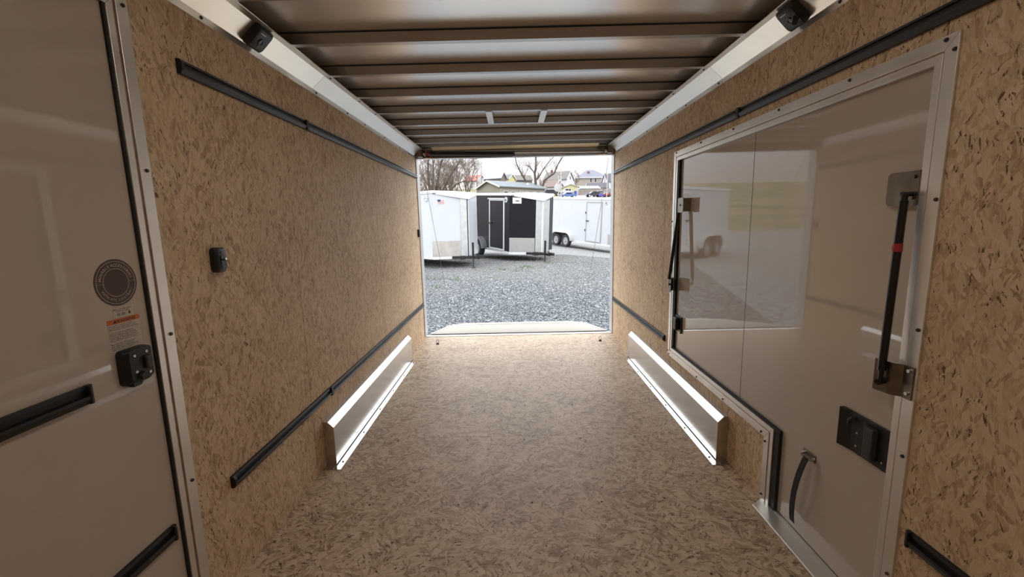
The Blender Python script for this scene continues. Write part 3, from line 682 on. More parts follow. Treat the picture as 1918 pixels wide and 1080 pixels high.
def strap():
    t = thing('pull_strap', 'black webbing pull strap hanging from a steel loop on the side door', 'strap', (1.04, 1.47, .37))
    y0, y1 = RD(1.425, 0)[0], RD(1.491, 0)[0]; zc = RD(0, .362)[1]
    MB().box(1.0365, 1.0398, y0, y1, zc - .014, zc + .014).build('loop_plate', 'steel', t, bevel=.001)
    for y in (y0 + .006, y1 - .006): MB().cyl((1.0365, y, zc - .001), (1.031, y, zc - .001), .0055, n=10).build('bolt', 'bright_steel', t)
    MB().tube([(1.034, y0 + .004, zc - .004), (1.022, y0 + .012, zc - .008), (1.022, y1 - .012, zc - .008), (1.034, y1 - .004, zc - .004)], .003, 8).build('loop', 'steel', t, smooth=True)
    pts = []
    for i in range(25):
        f = i / 24; x = 1.021 - .018 * math.sin(PI * f) ** .8 - .004 * f; z = zc - .004 - f * (zc - .062)
        pts.append((x, 1.470 + .040 * f, z))
    m = MB(); w = .0135; vs = []
    for p in pts: vs += [(p[0], p[1] - w, p[2]), (p[0], p[1] + w, p[2]), (p[0] - .0018, p[1] + w, p[2]), (p[0] - .0018, p[1] - w, p[2])]
    fs = [(4 * i + a, 4 * i + b, 4 * i + 4 + b, 4 * i + 4 + a) for i in range(24) for a, b in ((0, 1), (1, 2), (2, 3), (3, 0))] + [(3, 2, 1, 0), (96, 97, 98, 99)]
    m.add(vs, fs).build('webbing', 'web', t, smooth=True)
strap()

def entry_door():
    d = thing('door_2', 'glossy cream entry door in the left wall beside the viewer', 'door', (-1.04, .7, 0)); d['kind'] = 'structure'
    MB().box(-1.043, -1.031, .262, 1.1425, .07, 1.782).build('door_skin', 'door', d)
    MB().box(-1.080, -1.0432, .258, 1.140, .066, 1.786).build('door_core', 'shadow_gap', d)
    for y0, y1, z0, z1 in ((1.1428, 1.1495, .06, 1.80), (.24, .262, .06, 1.80), (.262, 1.1425, 1.784, 1.80), (.262, 1.1425, .06, .068)):
        MB().box(-1.0430, -1.0255, y0, y1, z0, z1).build('seal', 'rubber', d)
    f = thing('door_frame', 'aluminium frame around the left entry door', 'door frame', (-1.025, .7, 0)); f['kind'] = 'structure'
    w = .035; Y0, Y1, Z0, Z1 = .205, 1.210, .03, 1.835
    def st(poly, xi, xo, nm): poly_strip(f, -1, poly, 'frame', xi, xo, nm)
    for a, xi, xo, nm, g, q in ((0, 1.0185, 1.0252, 'outer_flange', 0, w), (1, 1.021, 1.037, 'inner_flange', w + .006, w + .026)):
        st([(Y1 - g, Z0 + g), (Y1 - g, Z1 - g), (Y1 - q, Z1 - q), (Y1 - q, Z0 + q)], xi, xo, nm)
        st([(Y0 + g, Z0 + g), (Y0 + g, Z1 - g), (Y0 + q, Z1 - q), (Y0 + q, Z0 + q)], xi, xo, nm)
        st([(Y0 + g, Z1 - g), (Y1 - g - .001, Z1 - g), (Y1 - q - .001, Z1 - q), (Y0 + q, Z1 - q)], xi, xo, nm)
        st([(Y0 + g, Z0 + g), (Y1 - g - .001, Z0 + g), (Y1 - q - .001, Z0 + q), (Y0 + q, Z0 + q)], xi, xo, nm)
    s0 = None
    for z in (1.789, 1.38, .928, .475, .12):
        if s0 is None: s0 = MB().cyl((-1.0185, 1.196, z), (-1.0145, 1.196, z), .0055, .004, 8).build('screw', 'dark_screw', f); z0 = z
        else: dupe(s0, f, (0, 0, z - z0))
entry_door()

def stickers():
    X = -XDL + .0006
    def at(cy, cz, x=X): return lambda u, v: (x, cy + u, cz + v)
    # round sticker (the code in its middle is left out)
    cy, cz = LD(1.061, 1.095); r = .0585
    t = thing('round_sticker', 'round brown sticker with curved tan lettering on the entry door', 'sticker', (X, cy, cz))
    disc = lambda r_, x0, x1: MB().prism([(cy + r_ * math.cos(2 * PI * i / 64), cz + r_ * math.sin(2 * PI * i / 64)) for i in range(64)], 'x', x0, x1)
    disc(r, X - .0004, X).build('disc', 'brown', t)
    m = MB(); m.ring((X + .0001, cy, cz), 'x', r * .895, r * .915, .0002, 64); m.ring((X + .0001, cy, cz), 'x', r * .585, r * .605, .0002, 64)
    tilt = 0.0
    for a in (0, PI):
        a0, a1 = cy + r * .60 * math.cos(a), cy + r * .90 * math.cos(a)
        y0, y1 = min(a0, a1), max(a0, a1); m.box(X + .0001, X + .0003, y0, y1, cz - .0003, cz + .0003)
    m.build('rings', 'tan_ink', t)
    m = MB()
    def arc(txt, rr, mid, span, size, top=True):
        wd = {'I': .45, ' ': .5, 'M': 1.25, 'W': 1.35, '\u2122': .8}; tot = sum(wd.get(c, 1) for c in txt); acc = 0
        for c in txt:
            k = wd.get(c, 1); f = (acc + k / 2) / tot; acc += k
            if c == ' ': continue
            a = mid + (span / 2 - span * f if top else -span / 2 + span * f)
            rot = a - PI / 2 if top else a + PI / 2
            sz = size * (.5 if c == '\u2122' else 1)
            def pl(u, v, a=a, rot=rot, sz=sz):
                v = v - sz * .34
                return (X + .0003, cy + rr * math.cos(a) + u * math.cos(rot) - v * math.sin(rot), cz + rr * math.sin(a) + u * math.sin(rot) + v * math.cos(rot))
            text_into(m, c, sz, pl, bold=.0001 if top else 0)
    arc('MOVABLE ACCESSORIES', r * .745, PI / 2, rad(163), .0103)
    arc('WITH ATC LIFETRAC\u2122', r * .745, -PI / 2, rad(136), .0098, False)
    m.build('lettering', 'tan_ink', t, kind='stuff')
    # small load label
    ly, lz = LD(1.066, 1.022)
    t = thing('load_label', 'small pale load limit label under the round sticker', 'label', (X, ly, lz))
    MB().box(X - .0004, X - .0001, ly - .027, ly + .030, lz - .014, lz + .010).build('paper', 'paper', t)
    m = MB()
    text_into(m, 'MAX LOAD PER LINEAR', .0048, at(ly, lz + .0045), bold=.0001)
    text_into(m, 'FOOT OF TRACK', .0048, at(ly, lz - .0005), bold=.0001)
    text_into(m, '50 LBS.', .0085, at(ly - .004, lz - .0095), bold=.0002)
    m.box(X, X + .0002, ly + .015, ly + .021, lz - .0095, lz - .006); m.cyl((X, ly + .018, lz - .004), (X + .0002, ly + .018, lz - .004), .0022, n=10)
    m.build('lettering', 'ink', t, kind='stuff')
    # warning label
    y0, zt = LD(1.019, 1.006); y1, zb = LD(1.110, .926)
    t = thing('warning_label', 'orange topped warning label with small black text above the door latch', 'label', (X, (y0 + y1) / 2, .96))
    MB().box(X - .0004, X, y0, y1, zb, zt).build('paper', 'paper', t)
    MB().box(X, X + .0001, y0, y1, zt - .0125, zt).build('orange_band', 'orange', t, label='orange header band')
    m = MB(); yc = (y0 + y1) / 2
    text_into(m, 'WARNING', .0115, at(yc + .006, zt - .0105, X + .0003), bold=.0002)
    m.prism([(yc - .030, zt - .0105), (yc - .020, zt - .0105), (yc - .025, zt - .002)], 'x', X + .0001, X + .0003)
    lines = ['Secure cargo and vehicles to tie downs', 'as possible. Excess weight in the rear of this', 'trailer can result in loss of stability when towing.', '',
             "Consult the trailer Owner's Manual for", 'loading and weighing procedures. Keep the', 'loaded tongue weight between 10% and 15%', 'of total weight for travel trailers, and between', '20% and 25% of total weight for 5th wheels.', '',
             'Move cargo and/or vehicles to maintain', 'proper balance. Do not exceed gross', 'trailer weight ratings or axle/tire max weight', 'ratings of the trailer or tow vehicle.']
    for i, s in enumerate(lines):
        if s: text_into(m, s, .0042, at(y0 + .002, zt - .0175 - i * .0046, X + .0001), 'LEFT', bold=.00008)
    m.build('lettering', 'ink', t, kind='stuff')
stickers()

def wall_switch():
    t = thing('wall_switch', 'small black oval toggle switch box on the left wall', 'switch', (XL, 1.44, 1.12))
    y0, y1, z0, z1 = 1.402, 1.458, 1.078, 1.160
    a = XL + .0002
    def rr(y0, y1, z0, z1, k, n=6):
        pts = []
        for cy, cz, s in ((y1 - k, z1 - k, 0), (y0 + k, z1 - k, 1), (y0 + k, z0 + k, 2), (y1 - k, z0 + k, 3)):
            for i in range(n + 1): g = PI / 2 * (s + i / n); pts.append((cy + k * math.cos(g), cz + k * math.sin(g)))
        return pts
    q = rr(y0, y1, z0, z1, .016); q2 = rr(y0 + .006, y1 - .006, z0 + .006, z1 - .006, .014); n = len(q)
    vs = [(a, *p) for p in q] + [(a + .016, *p) for p in q] + [(a + .021, *p) for p in q2]
    fs = [tuple(range(n - 1, -1, -1)), tuple(range(2 * n, 3 * n))] + [(L * n + i, L * n + (i + 1) % n, (L + 1) * n + (i + 1) % n, (L + 1) * n + i) for L in range(2) for i in range(n)]
    MB().add(vs, fs).build('housing', 'black', t, smooth=True)
    x = a + .021
    for z in (z0 + .016, z1 - .016): MB().cyl((x, (y0 + y1) / 2, z), (x + .0012, (y0 + y1) / 2, z), .004, n=12).build('screw', 'black_gloss', t)
    MB().box(x, x + .002, (y0 + y1) / 2 - .006, (y0 + y1) / 2 + .006, (z0 + z1) / 2 - .014, (z0 + z1) / 2 + .014).build('rocker_plate', 'black_gloss', t)
    MB().cyl((x + .002, (y0 + y1) / 2, (z0 + z1) / 2), (x + .014, (y0 + y1) / 2, (z0 + z1) / 2 + .003), .003, .004, 12).build('toggle', 'bright_steel', t, smooth=True)
    s = MB().box(XL + .0003, XL + .018, 4.50, 4.56, 1.085, 1.165).build('corner_switch', 'black', bevel=.004)
    tag(s, 'small black box at the rear edge of the left wall', 'switch')
wall_switch()

def wheel_boxes():
    for s, n in ((-1, 'left'), (1, 'right')):
        t = thing('wheel_box', f'bright aluminium wheel box cover along the {n} wall floor', 'wheel box', (s * 1.0, 2.9, 0))
        y0, y1 = (2.060, 3.765) if s < 0 else (2.037, 3.740)
        P = [(s * 1.0249, .002), (s * .970, .002), (s * .970, .207), (s * .9985, .236), (s * 1.0249, .238)]
        MB().prism(P, 'y', y0, y1).build('cover', 'alu_box', t, bevel=.0012)
        a, b = sorted((s * .9695, s * .934)); MB().box(a, b, y0 - .0425, y1 - .06, .0004, .0030).build('floor_flange', 'alu_box', t, bevel=.0006)
        a, b = sorted((s * .972, s * 1.0245)); MB().box(a, b, y0 - .0425, y0 - .001, .0004, .0030).build('end_flange', 'alu_box', t, bevel=.0006)
        a, b = sorted((s * .9680, s * .9698)); MB().box(a, b, y0, y1, .0031, .0062).build('seam_line', 'shadow_gap', t)
        s0 = None
        for k in range(6):
            y = y0 + .03 + k * .32
            if s0 is None: s0 = MB().cyl((s * .950, y, .003), (s * .950, y, .006), .005, .004, 8).build('screw', 'dark_screw', t)
            else: dupe(s0, t, (0, y - y0 - .03, 0))
        MB().cyl((s * .985, y0 - .024, .003), (s * .985, y0 - .024, .0075), .006, .004, 8).build('screw', 'steel', t)
wheel_boxes()
def tie_rings():
    for x, n in ((-.832, 'left'), (.830, 'right')):
        t = thing('tie_down_ring', f'small black tie-down ring on the floor by the {n} side of the ramp', 'tie-down ring', (x, 4.28, 0), group='floor tie-down rings')
        MB().cyl((x, 4.28, .0004), (x, 4.28, .012), .016, .012, 14).build('base', 'black', t)
        pts = [(x + .013 * math.cos(a), 4.28, .030 + .015 * math.sin(a)) for a in np.linspace(0, 2 * PI, 17)]
        MB().tube(pts, .0024, 6).build('ring', 'steel', t, smooth=True)
tie_rings()

def fill_lamps():
    for y in (1.333, .19, -.95):  # lamps added out of view to brighten the near half of the interior
        t = thing('fill_lamp', 'added oblong fill lamp, out of view between the roof bows ' + ('ahead of the viewer' if y > 1 else 'above the viewer' if y > 0 else 'behind the viewer'), 'light', (0, y, 2.0))
        MB().box(-.17, .17, y - .06, y + .06, 1.988, 2.0060).build('fill_lamp_base', 'white_trim', t, bevel=.006)
        MB().box(-.15, .15, y - .045, y + .045, 1.975, 1.9875).build('lens', 'lamp', t, bevel=.005)
fill_lamps()

# ------------------------------------------------------------ parked trailers
M['white_side'] = M['white_metal']
M['fender_alu'] = simple('fender_metal', (.32, .33, .34), .3, .85)
M['fender_white'] = simple('fender_white', (.42, .42, .41), .35)
M['flag_blue'] = simple('flag_blue', (.03, .04, .11), .5); M['flag_red'] = simple('flag_red', (.35, .08, .08), .5)
def wheel(t, s, ylat, r, rh, side=-1):
    m = MB(); n = 28; w = .20
    prof = [(r * .62, 0), (r * .70, -.012), (r * .93, -.012), (r, .02), (r, w - .02), (r * .93, w), (r * .62, w)]
    vs = []
    for i in range(n):
        a = 2 * PI * i / n
        for q, d in prof: vs.append((s + q * math.cos(a), ylat + d, rh + q * math.sin(a)))
    k = len(prof); fs = [(i * k + j, i * k + (j + 1) % k, ((i + 1) % n) * k + (j + 1) % k, ((i + 1) % n) * k + j) for i in range(n) for j in range(k)]
    ty = m.add(vs, fs).build('tyre', 'tyre', t, local=True, smooth=True)
    rim = MB(); rim.ring((s, ylat + .015, rh), 'y', r * .50, r * .63, .03, 24); rim.cyl((s, ylat + .03, rh), (s, ylat + .06, rh), r * .52, n=20)
    rim.cyl((s, ylat - .005, rh), (s, ylat + .04, rh), r * .13, r * .15, 12)
    for i in range(8):
        a = 2 * PI * i / 8; c, q = math.cos(a), math.sin(a); p0, p1 = r * .14, r * .52; h = .018
        rim.add([(s + p0 * c - h * q, ylat + .022, rh + p0 * q + h * c), (s + p0 * c + h * q, ylat + .022, rh + p0 * q - h * c), (s + p1 * c + h * 1.3 * q, ylat + .022, rh + p1 * q - h * 1.3 * c), (s + p1 * c - h * 1.3 * q, ylat + .022, rh + p1 * q + h * 1.3 * c)], [(0, 1, 2, 3), (3, 2, 1, 0)])
    rim.build('rim', 'wheel', t, local=True)
def cargo_trailer(label, corner, zb, ang, pitch, L, H, w, nose, skin, door, wheels, fender, guard, gx, cap_drop=.17, diamond=.20, badge=None):
    """local frame: x towards the nose, y away from the side that faces the yard, z up; origin at the bottom of the near front corner"""
    t = thing('cargo_trailer', label, 'trailer', (corner[0], corner[1], zb), (0, rad(pitch), rad(ang)), 'enclosed trailers parked in the yard')
    foot = [(-L, 0), (0, 0), (nose - .05, w / 2 - .025), (nose - .05, w / 2 + .025), (0, w), (-L, w)]
    ht = lambda x: H - .09 - max(0, x) / nose * cap_drop
    # walls with sloping top at the nose
    m = MB(); n = len(foot); vs = [(x, y, .07) for x, y in foot] + [(x, y, ht(x)) for x, y in foot]
    m.add(vs, [tuple(range(n - 1, -1, -1)), (6, 7, 10, 11), (7, 8, 9, 10)] + [(i, (i + 1) % n, (i + 1) % n + n, i + n) for i in range(n)]).build('body', skin, t, local=True)
    # roof with its deep white edge
    e = .02; R_ = [(-L - e, -e), (0, -e), (nose, w / 2 - .05), (nose, w / 2 + .05), (0, w + e), (-L - e, w + e)]
    m = MB(); b0 = lambda x: ht(x) - .005; vs = [(x, y, b0(x)) for x, y in R_] + [(x, y, b0(x) + .085) for x, y in R_]
    vs += [(-L + .1, w * .5, H + .015), (-.1, w * .5, H + .015)]
    m.add(vs, [(0, 1, 7, 6), (1, 2, 8, 7), (2, 3, 9, 8), (3, 4, 10, 9), (4, 5, 11, 10), (5, 0, 6, 11), (6, 7, 13, 12), (7, 8, 9, 13), (9, 10, 13), (10, 11, 12, 13), (11, 6, 12), (0, 5, 4, 3, 2, 1)])
    m.build('roof', 'white_trim', t, local=True)
    # bottom rails
    MB().box(-L, -.0, -.012, .04, 0, .075).build('bottom_rail', 'white_trim', t, local=True)
    d = Vector((nose - .05, w / 2 - .025)).normalized(); nn = Vector((d.y, -d.x)); LN = Vector((nose - .05, w / 2 - .025)).length
    def face(u0, u1, z0, z1, off, mat, name, zt=None, thick=.012, far=False):
        """panel on the slanting nose face, u measured from the corner; far = the other nose face"""
        def P(u, o, z):
            q = d * u + nn * o; y = q.y if not far else w - q.y; return (q.x, y, z)
        zt0 = z1 if zt is None else zt
        vs = [P(u0, off, z0), P(u1, off, z0), P(u1, off, zt0), P(u0, off, z1), P(u0, off - thick, z0), P(u1, off - thick, z0), P(u1, off - thick, zt0), P(u0, off - thick, z1)]
        return MB().add(vs, [(0, 1, 2, 3), (7, 6, 5, 4), (0, 4, 5, 1), (1, 5, 6, 2), (2, 6, 7, 3), (3, 7, 4, 0)]).build(name, mat, t, local=True)
    face(0, LN * .74, -.005, .075, .012, 'white_trim', 'bottom_rail', thick=.03)
    face(0, LN * .80, .08, .56, .012, guard, 'stone_guard')
    h1 = ht(nose) - .0; ha = ht(nose * (1 - diamond / LN))
    face(LN - diamond, LN + .01, .075, ha, .016, 'diamond', 'corner_plate', zt=h1)
    face(LN * .4, LN + .01, .02, ht(nose * .4) - .06, .014, 'diamond' if guard != 'guard_worn' else 'white_side', 'corner_plate', zt=h1 - .02, far=True)
    MB().box(nose - .052, nose - .03, w / 2 - .030, w / 2 + .012, .05, h1).build('nose_post', 'white_trim' if skin != 'white_side' else 'tyre', t, local=True)
    MB().box(nose - .052, nose - .035, w / 2 + .0125, w / 2 + .04, .05, h1).build('nose_plate', 'white_trim', t, local=True)
    # side door
    if door:
        s0, s1, z0, z1, mt = door
        MB().box(-s1, -s0, -.014, .01, z0, z1).build('door_leaf', skin, t, local=True)
        for a, b, c_, e_ in ((-s1 - .045, -s1 + .005, z0 - .05, z1 + .05), (-s0 - .005, -s0 + .045, z0 - .05, z1 + .05)):
            MB().box(a, b, -.03, .0, c_, e_).build('door_trim', mt, t, local=True)
        for c_, e_ in ((z0 - .05, z0 + .0), (z1, z1 + .05)):
            MB().box(-s1 + .005, -s0 - .005, -.03, .0, c_, e_).build('door_trim', mt, t, local=True)
        MB().box(-s1 - .02, -s1 + .16, -.06, -.03, (z0 + z1) / 2 + .02, (z0 + z1) / 2 + .06).build('door_handle', 'black', t, local=True)
        if mt == 'guard':
            for z in (z0 + .5, z1 - .5): MB().box(-s1 - .10, -s1 - .04, -.04, 0, z - .05, z + .05).build('hinge', 'grey_plastic', t, local=True)
        else:
            MB().box(-s1 - .09, -s0 + .09, -.06, 0, z1 + .05, z1 + .085).build('drip_cap', 'white_trim', t, local=True)
    # wheels under an arched fender
    rr = .31
    for s in wheels: wheel(t, -s, -.20, rr, wheels_z(zb) if False else .02, -1)
    smin, smax = min(wheels), max(wheels); R2 = rr + .13
    m = MB(); outer = []
    def arch(R3):
        pts = []
        for i in range(9): a = PI * .02 + PI * .48 * i / 8; pts.append((-smin + R3 * math.cos(a), .02 + R3 * math.sin(a)))
        for i in range(9): a = PI * .5 + PI * .48 * i / 8; pts.append((-smax + R3 * math.cos(a), .02 + R3 * math.sin(a)))
        return pts
    o_, i_ = arch(R2), arch(R2 - .03); k = len(o_)
    vs = [(x, -.24, z) for x, z in o_] + [(x, -.24, z) for x, z in i_] + [(x, .01, z) for x, z in o_] + [(x, .01, z) for x, z in i_]
    fs = []
    for i in range(k - 1): fs += [(i, i + 1, k + i + 1, k + i), (2 * k + i, 3 * k + i, 3 * k + i + 1, 2 * k + i + 1), (i, 2 * k + i, 2 * k + i + 1, i + 1), (k + i, k + i + 1, 3 * k + i + 1, 3 * k + i)]
    fs += [(0, k, 3 * k, 2 * k), (k - 1, 3 * k - 1, 4 * k - 1, 2 * k - 1)]
    m.add(vs, fs).build('fender', fender, t, local=True)
    P = [(x, z) for x, z in i_] ; MB().prism(P, 'y', -.008, -.001).build('wheel_arch', 'shadow_gap', t, local=True)
    # jack, coupler, safety hardware at the nose
    g = terr(*(Matrix.Translation(WM[t.name].translation) @ WM[t.name].to_3x3().to_4x4() @ Vector((nose + .25, w / 2, 0))).xy) - zb if False else None
    tip = WM[t.name] @ Vector((nose + .22, w / 2, .0)); gz = terr(tip.x, tip.y)
    drop = tip.z - gz
    MB().box(nose * .35, nose + .42, w / 2 - .05, w / 2 + .05, .0, .08).build('tongue', 'black', t, local=True)
    for q in (-1, 1):
        MB().add([(nose - .25, w / 2 + q * .42, .0), (nose - .25, w / 2 + q * .50, .0), (nose + .2, w / 2 + q * .06, 0), (nose + .2, w / 2, 0), (nose - .25, w / 2 + q * .42, .08), (nose - .25, w / 2 + q * .50, .08), (nose + .2, w / 2 + q * .06, .08), (nose + .2, w / 2, .08)],
                 [(0, 1, 2, 3), (7, 6, 5, 4), (0, 4, 5, 1), (1, 5, 6, 2), (2, 6, 7, 3), (3, 7, 4, 0)]).build('tongue_beam', 'black', t, local=True)
    MB().box(nose + .40, nose + .62, w / 2 - .04, w / 2 + .04, .03, .12).build('coupler', 'black', t, local=True)
    MB().cyl((nose + .22, w / 2 - .05, .50), (nose + .22, w / 2 - .05, .03), .035, n=10).build('jack', 'black', t, local=True)
    MB().cyl((nose + .22, w / 2 - .05, .10), (nose + .22, w / 2 - .05, -drop + .02), .024, n=10).build('jack_leg', 'grey_plastic', t, local=True)
    MB().cyl((nose + .22, w / 2 - .05, -drop + .03), (nose + .22, w / 2 - .05, -drop + .005), .07, n=12).build('jack_foot', 'steel', t, local=True)
    MB().box(LN * .62, LN * .62 + .13, w * .30, w * .30 + .02, .0, .09).build('marker_light', 'black', t, local=True) if False else None
    face(LN * .77, LN * .92, -.03, .085, .03, 'black', 'light_box'); face(LN * .79, LN * .86, .0, .055, .036, 'white_trim', 'marker_light')
    if badge == 'flag':
        face(.20, .42, H - .43, H - .27, .004, 'white_trim', 'flag_sticker', thick=.003); face(.20, .30, H - .34, H - .275, .0065, 'flag_blue', 'flag_canton', thick=.002)
        for q in range(3): face(.31 if q < 1 else .21, .41, H - .32 - q * .045, H - .30 - q * .045, .0065, 'flag_red', 'flag_stripe', thick=.002)
    if badge == 'sheet':
        face(.10, .40, H - .36, H - .16, .006, 'white_trim', 'paper_sheet', thick=.004); face(.20, .32, H - .29, H - .26, .0085, 'ink', 'printed_line', thick=.002)
    bx = -.22
    m = MB(); m.cyl((bx, -.016, H - .24), (bx, -.002, H - .24), .095, n=20); m.build('round_badge', 'white_trim', t, local=True)
    m = MB(); m.ring((bx, -.0185, H - .24), 'y', .078, .086, .002, 20); m.build('badge_ring', 'grey_plastic', t, local=True)
    m = MB(); m.prism([(bx - .045, H - .28), (bx + .045, H - .28), (bx + .02, H - .215), (bx, H - .195), (bx - .02, H - .215)], 'y', -.0185, -.0165) if badge != 'flag' else m.box(bx - .06, bx + .06, -.0185, -.0165, H - .247, H - .233)
    m.build('badge_mark', 'ink', t, local=True)
    face(.05, .16, H - .105, H - .085, .022, 'grey_plastic', 'clearance_light', thick=.01)
    MB().box(-.04, -.005, -.005, w * .0 + .01, .08, H - .1).build('corner_trim', skin, t, local=True)
    return t
cargo_trailer('white cargo trailer with flag sticker, leftmost in the doorway', (-2.52, 13.3), .12, -42, 0.6, 4.6, 2.09, 1.9, .62, 'white_side', (.62, 1.4, .14, 1.78, 'white_trim'), (2.5, 3.3), 'fender_white', 'guard_worn', 0, badge='flag')
cargo_trailer('black cargo trailer with a white framed side door', (-.19, 14.9), .12, -57.1, 3.5, 4.2, 2.07, 1.86, .66, 'black_metal', (.36, 1.30, .13, 1.80, 'white_trim'), (1.98,), 'fender_alu', 'guard', 0, badge='sheet')
cargo_trailer('long white cargo trailer with tandem wheels and grey trimmed door', (4.42, 20.6), -.04, -57.1, 3.7, 6.0, 2.26, 2.0, .62, 'white_side', (.50, 1.50, .16, 2.02, 'guard'), (2.87, 3.67), 'fender_white', 'guard', 0, badge='sheet')

# ------------------------------------------------------------ slope behind: houses
def mat(name, col, r=.7, var=.04, vs=2): 
    if name not in M: M[name] = simple(name, col, r, 0, var, vs)
    return name
def house(name, label, anchor, x, y, z0, w, d, h, rh, rot, wall, roof, kind='gable', ridge='x', wins=(), chimney=None, cat='house', over=.35, gablewall=None, trim='white_trim', vents=()):
    """anchor 'l' or 'r': the near left / near right bottom corner stands at (x, y)"""
    a = rad(rot); ax = Vector((math.cos(a), math.sin(a))); ay = Vector((-math.sin(a), math.cos(a)))
    c = Vector((x, y)) + ax * (w / 2 if anchor == 'l' else -w / 2) + ay * d / 2
    t = thing(name, label, cat, (c.x, c.y, z0), (0, 0, a))
    W, D = w / 2, d / 2
    if kind == 'gable' and ridge == 'x':
        MB().prism([(-D, 0), (D, 0), (D, h), (0, h + rh * .985), (-D, h)], 'x', -W, W).build('walls', wall, t, local=True)
        k = rh / D; th = .22
        for s in (-1, 1):
            MB().prism([(0, h + rh), (s * (D + over), h - k * over), (s * (D + over), h - k * over + th), (0, h + rh + th)], 'x', -W - over, W + over).build('roof', roof, t, local=True)
        for s in (-1, 1):
            for q in (-1, 1):
                x0, x1 = sorted((q * (W + over), q * (W + over + .06)))
                MB().prism([(0, h + rh - .12), (s * (D + over), h - k * over - .12), (s * (D + over), h - k * over + th), (0, h + rh + th)], 'x', x0, x1).build('barge_board', trim, t, local=True)
    elif kind == 'gable':
        MB().prism([(-W, 0), (W, 0), (W, h), (0, h + rh * .985), (-W, h)], 'y', -D, D).build('walls', wall, t, local=True)
        k = rh / W; th = .2
        for s in (-1, 1):
            MB().prism([(0, h + rh), (s * (W + over), h - k * over), (s * (W + over), h - k * over + th), (0, h + rh + th)], 'y', -D - over, D + over).build('roof', roof, t, local=True)
    else:
        MB().box(-W, W, -D, D, 0, h).build('walls', wall, t, local=True)
        o = over; r = .12 * w
        MB().add([(-W - o, -D - o, h - .1), (W + o, -D - o, h - .1), (W + o, D + o, h - .1), (-W - o, D + o, h - .1), (-r, 0, h + rh), (r, 0, h + rh)],
                 [(3, 2, 1, 0), (0, 1, 5, 4), (1, 2, 5), (2, 3, 4, 5), (3, 0, 4)]).build('roof', roof, t, local=True)
        MB().box(-W - o, W + o, -D - o, D + o, h - .45, h - .12).build('eaves', trim, t, local=True)
    for (f, u, z, ww, hh) in wins:      # f: front / left / right
        if f == 'f': fr = MB().box(u - ww / 2 - .1, u + ww / 2 + .1, -D - .06, -D, z - .1, z + hh + .1); gl = MB().box(u - ww / 2, u + ww / 2, -D - .09, -D - .06, z, z + hh)
        else:
            s = -1 if f == 'l' else 1; x0, x1 = sorted((s * W, s * (W + .06))); x2, x3 = sorted((s * (W + .06), s * (W + .09)))
            fr = MB().box(x0, x1, u - ww / 2 - .1, u + ww / 2 + .1, z - .1, z + hh + .1); gl = MB().box(x2, x3, u - ww / 2, u + ww / 2, z, z + hh)
        fo = fr.build('window', trim, t, local=True); gl.build('pane', 'glass_dark', fo, local=True)
    if chimney:
        cx, cy, cw, ch = chimney; MB().box(cx - cw / 2, cx + cw / 2, cy - cw / 2, cy + cw / 2, h, h + rh + ch).build('chimney', mat('old_brick', (.16, .06, .045)), t, local=True)
    for (u, v) in vents: MB().box(u - .15, u + .15, v - .15, v + .15, h, h + rh * .75 + .3).build('roof_vent', 'white_trim', t, local=True)
    return t
mat('beige_siding', (.24, .225, .195)); mat('grey_shingle', (.10, .115, .125)); mat('barn_wood', (.13, .095, .085)); mat('barn_metal', (.20, .25, .33), .4)
mat('white_siding', (.43, .43, .44)); mat('red_roof', (.26, .085, .065)); mat('yellow_siding', (.42, .38, .20)); mat('brown_roof', (.115, .08, .07)); mat('dark_siding', (.10, .085, .09))
mat('grey_roof', (.105, .095, .085)); mat('blue_roof', (.125, .125, .165)); mat('stone_siding', (.26, .235, .20)); mat('dark_roof', (.055, .052, .065)); mat('pale_roof', (.36, .36, .36))
house('ranch_house', 'long beige house with a grey shingle roof just behind the black trailer', 'l', -2.87, 100, 5.6, 15, 8, 3.55, 1.45, 43, 'beige_siding', 'grey_shingle',
      wins=[('f', u, 1.3, 1.2, 1.2) for u in (-5.6, -3.4, -.6, 1.2, 3.9, 6.2)], vents=[(3.2, -2.2)], over=.5)
house('barn', 'dark wooden barn with a pale blue metal roof left of the doorway centre', 'r', -4.2, 165, 11.5, 6.9, 5, 5.9, 2.05, -22, 'barn_wood', 'barn_metal', cat='barn', trim='dark_siding')
house('house', 'white house with a faded red roof behind the bare trees', 'r', -14.3, 180, 13.5, 5.8, 7, 4.6, 2.2, -28, 'white_siding', 'red_roof')
house('house', 'pale yellow house with a grey roof right of the barn', 'r', -1.3, 175, 12.8, 3.0, 4, 5.2, 1.7, -40, 'yellow_siding', 'grey_shingle')
house('house', 'dark house with a brown roof behind the tallest bare tree', 'l', 1.9, 185, 13.4, 7.0, 5, 5.0, 2.0, 20, 'dark_siding', 'grey_roof', wins=[('l', -.8, 2.6, .6, 1.0), ('l', .8, 2.6, .6, 1.0)])
house('house', 'tall white house with a grey roof and dark chimney right of the big tree', 'r', 19.0, 155, 10.6, 9.0, 6.6, 5.0, 2.8, -30, 'white_siding', 'grey_roof', wins=[('r', 0, 5.0, .7, 1.0), ('r', 1.2, 1.5, .8, 1.3)], chimney=(-2.6, 0, .7, .9))
house('house', 'low white house with a brown roof beside the wooden utility pole', 'r', 13.2, 140, 8.2, 6.6, 6.0, 3.7, 2.1, -38, 'white_siding', 'brown_roof', wins=[('r', 1.0, .8, .9, 1.7)])
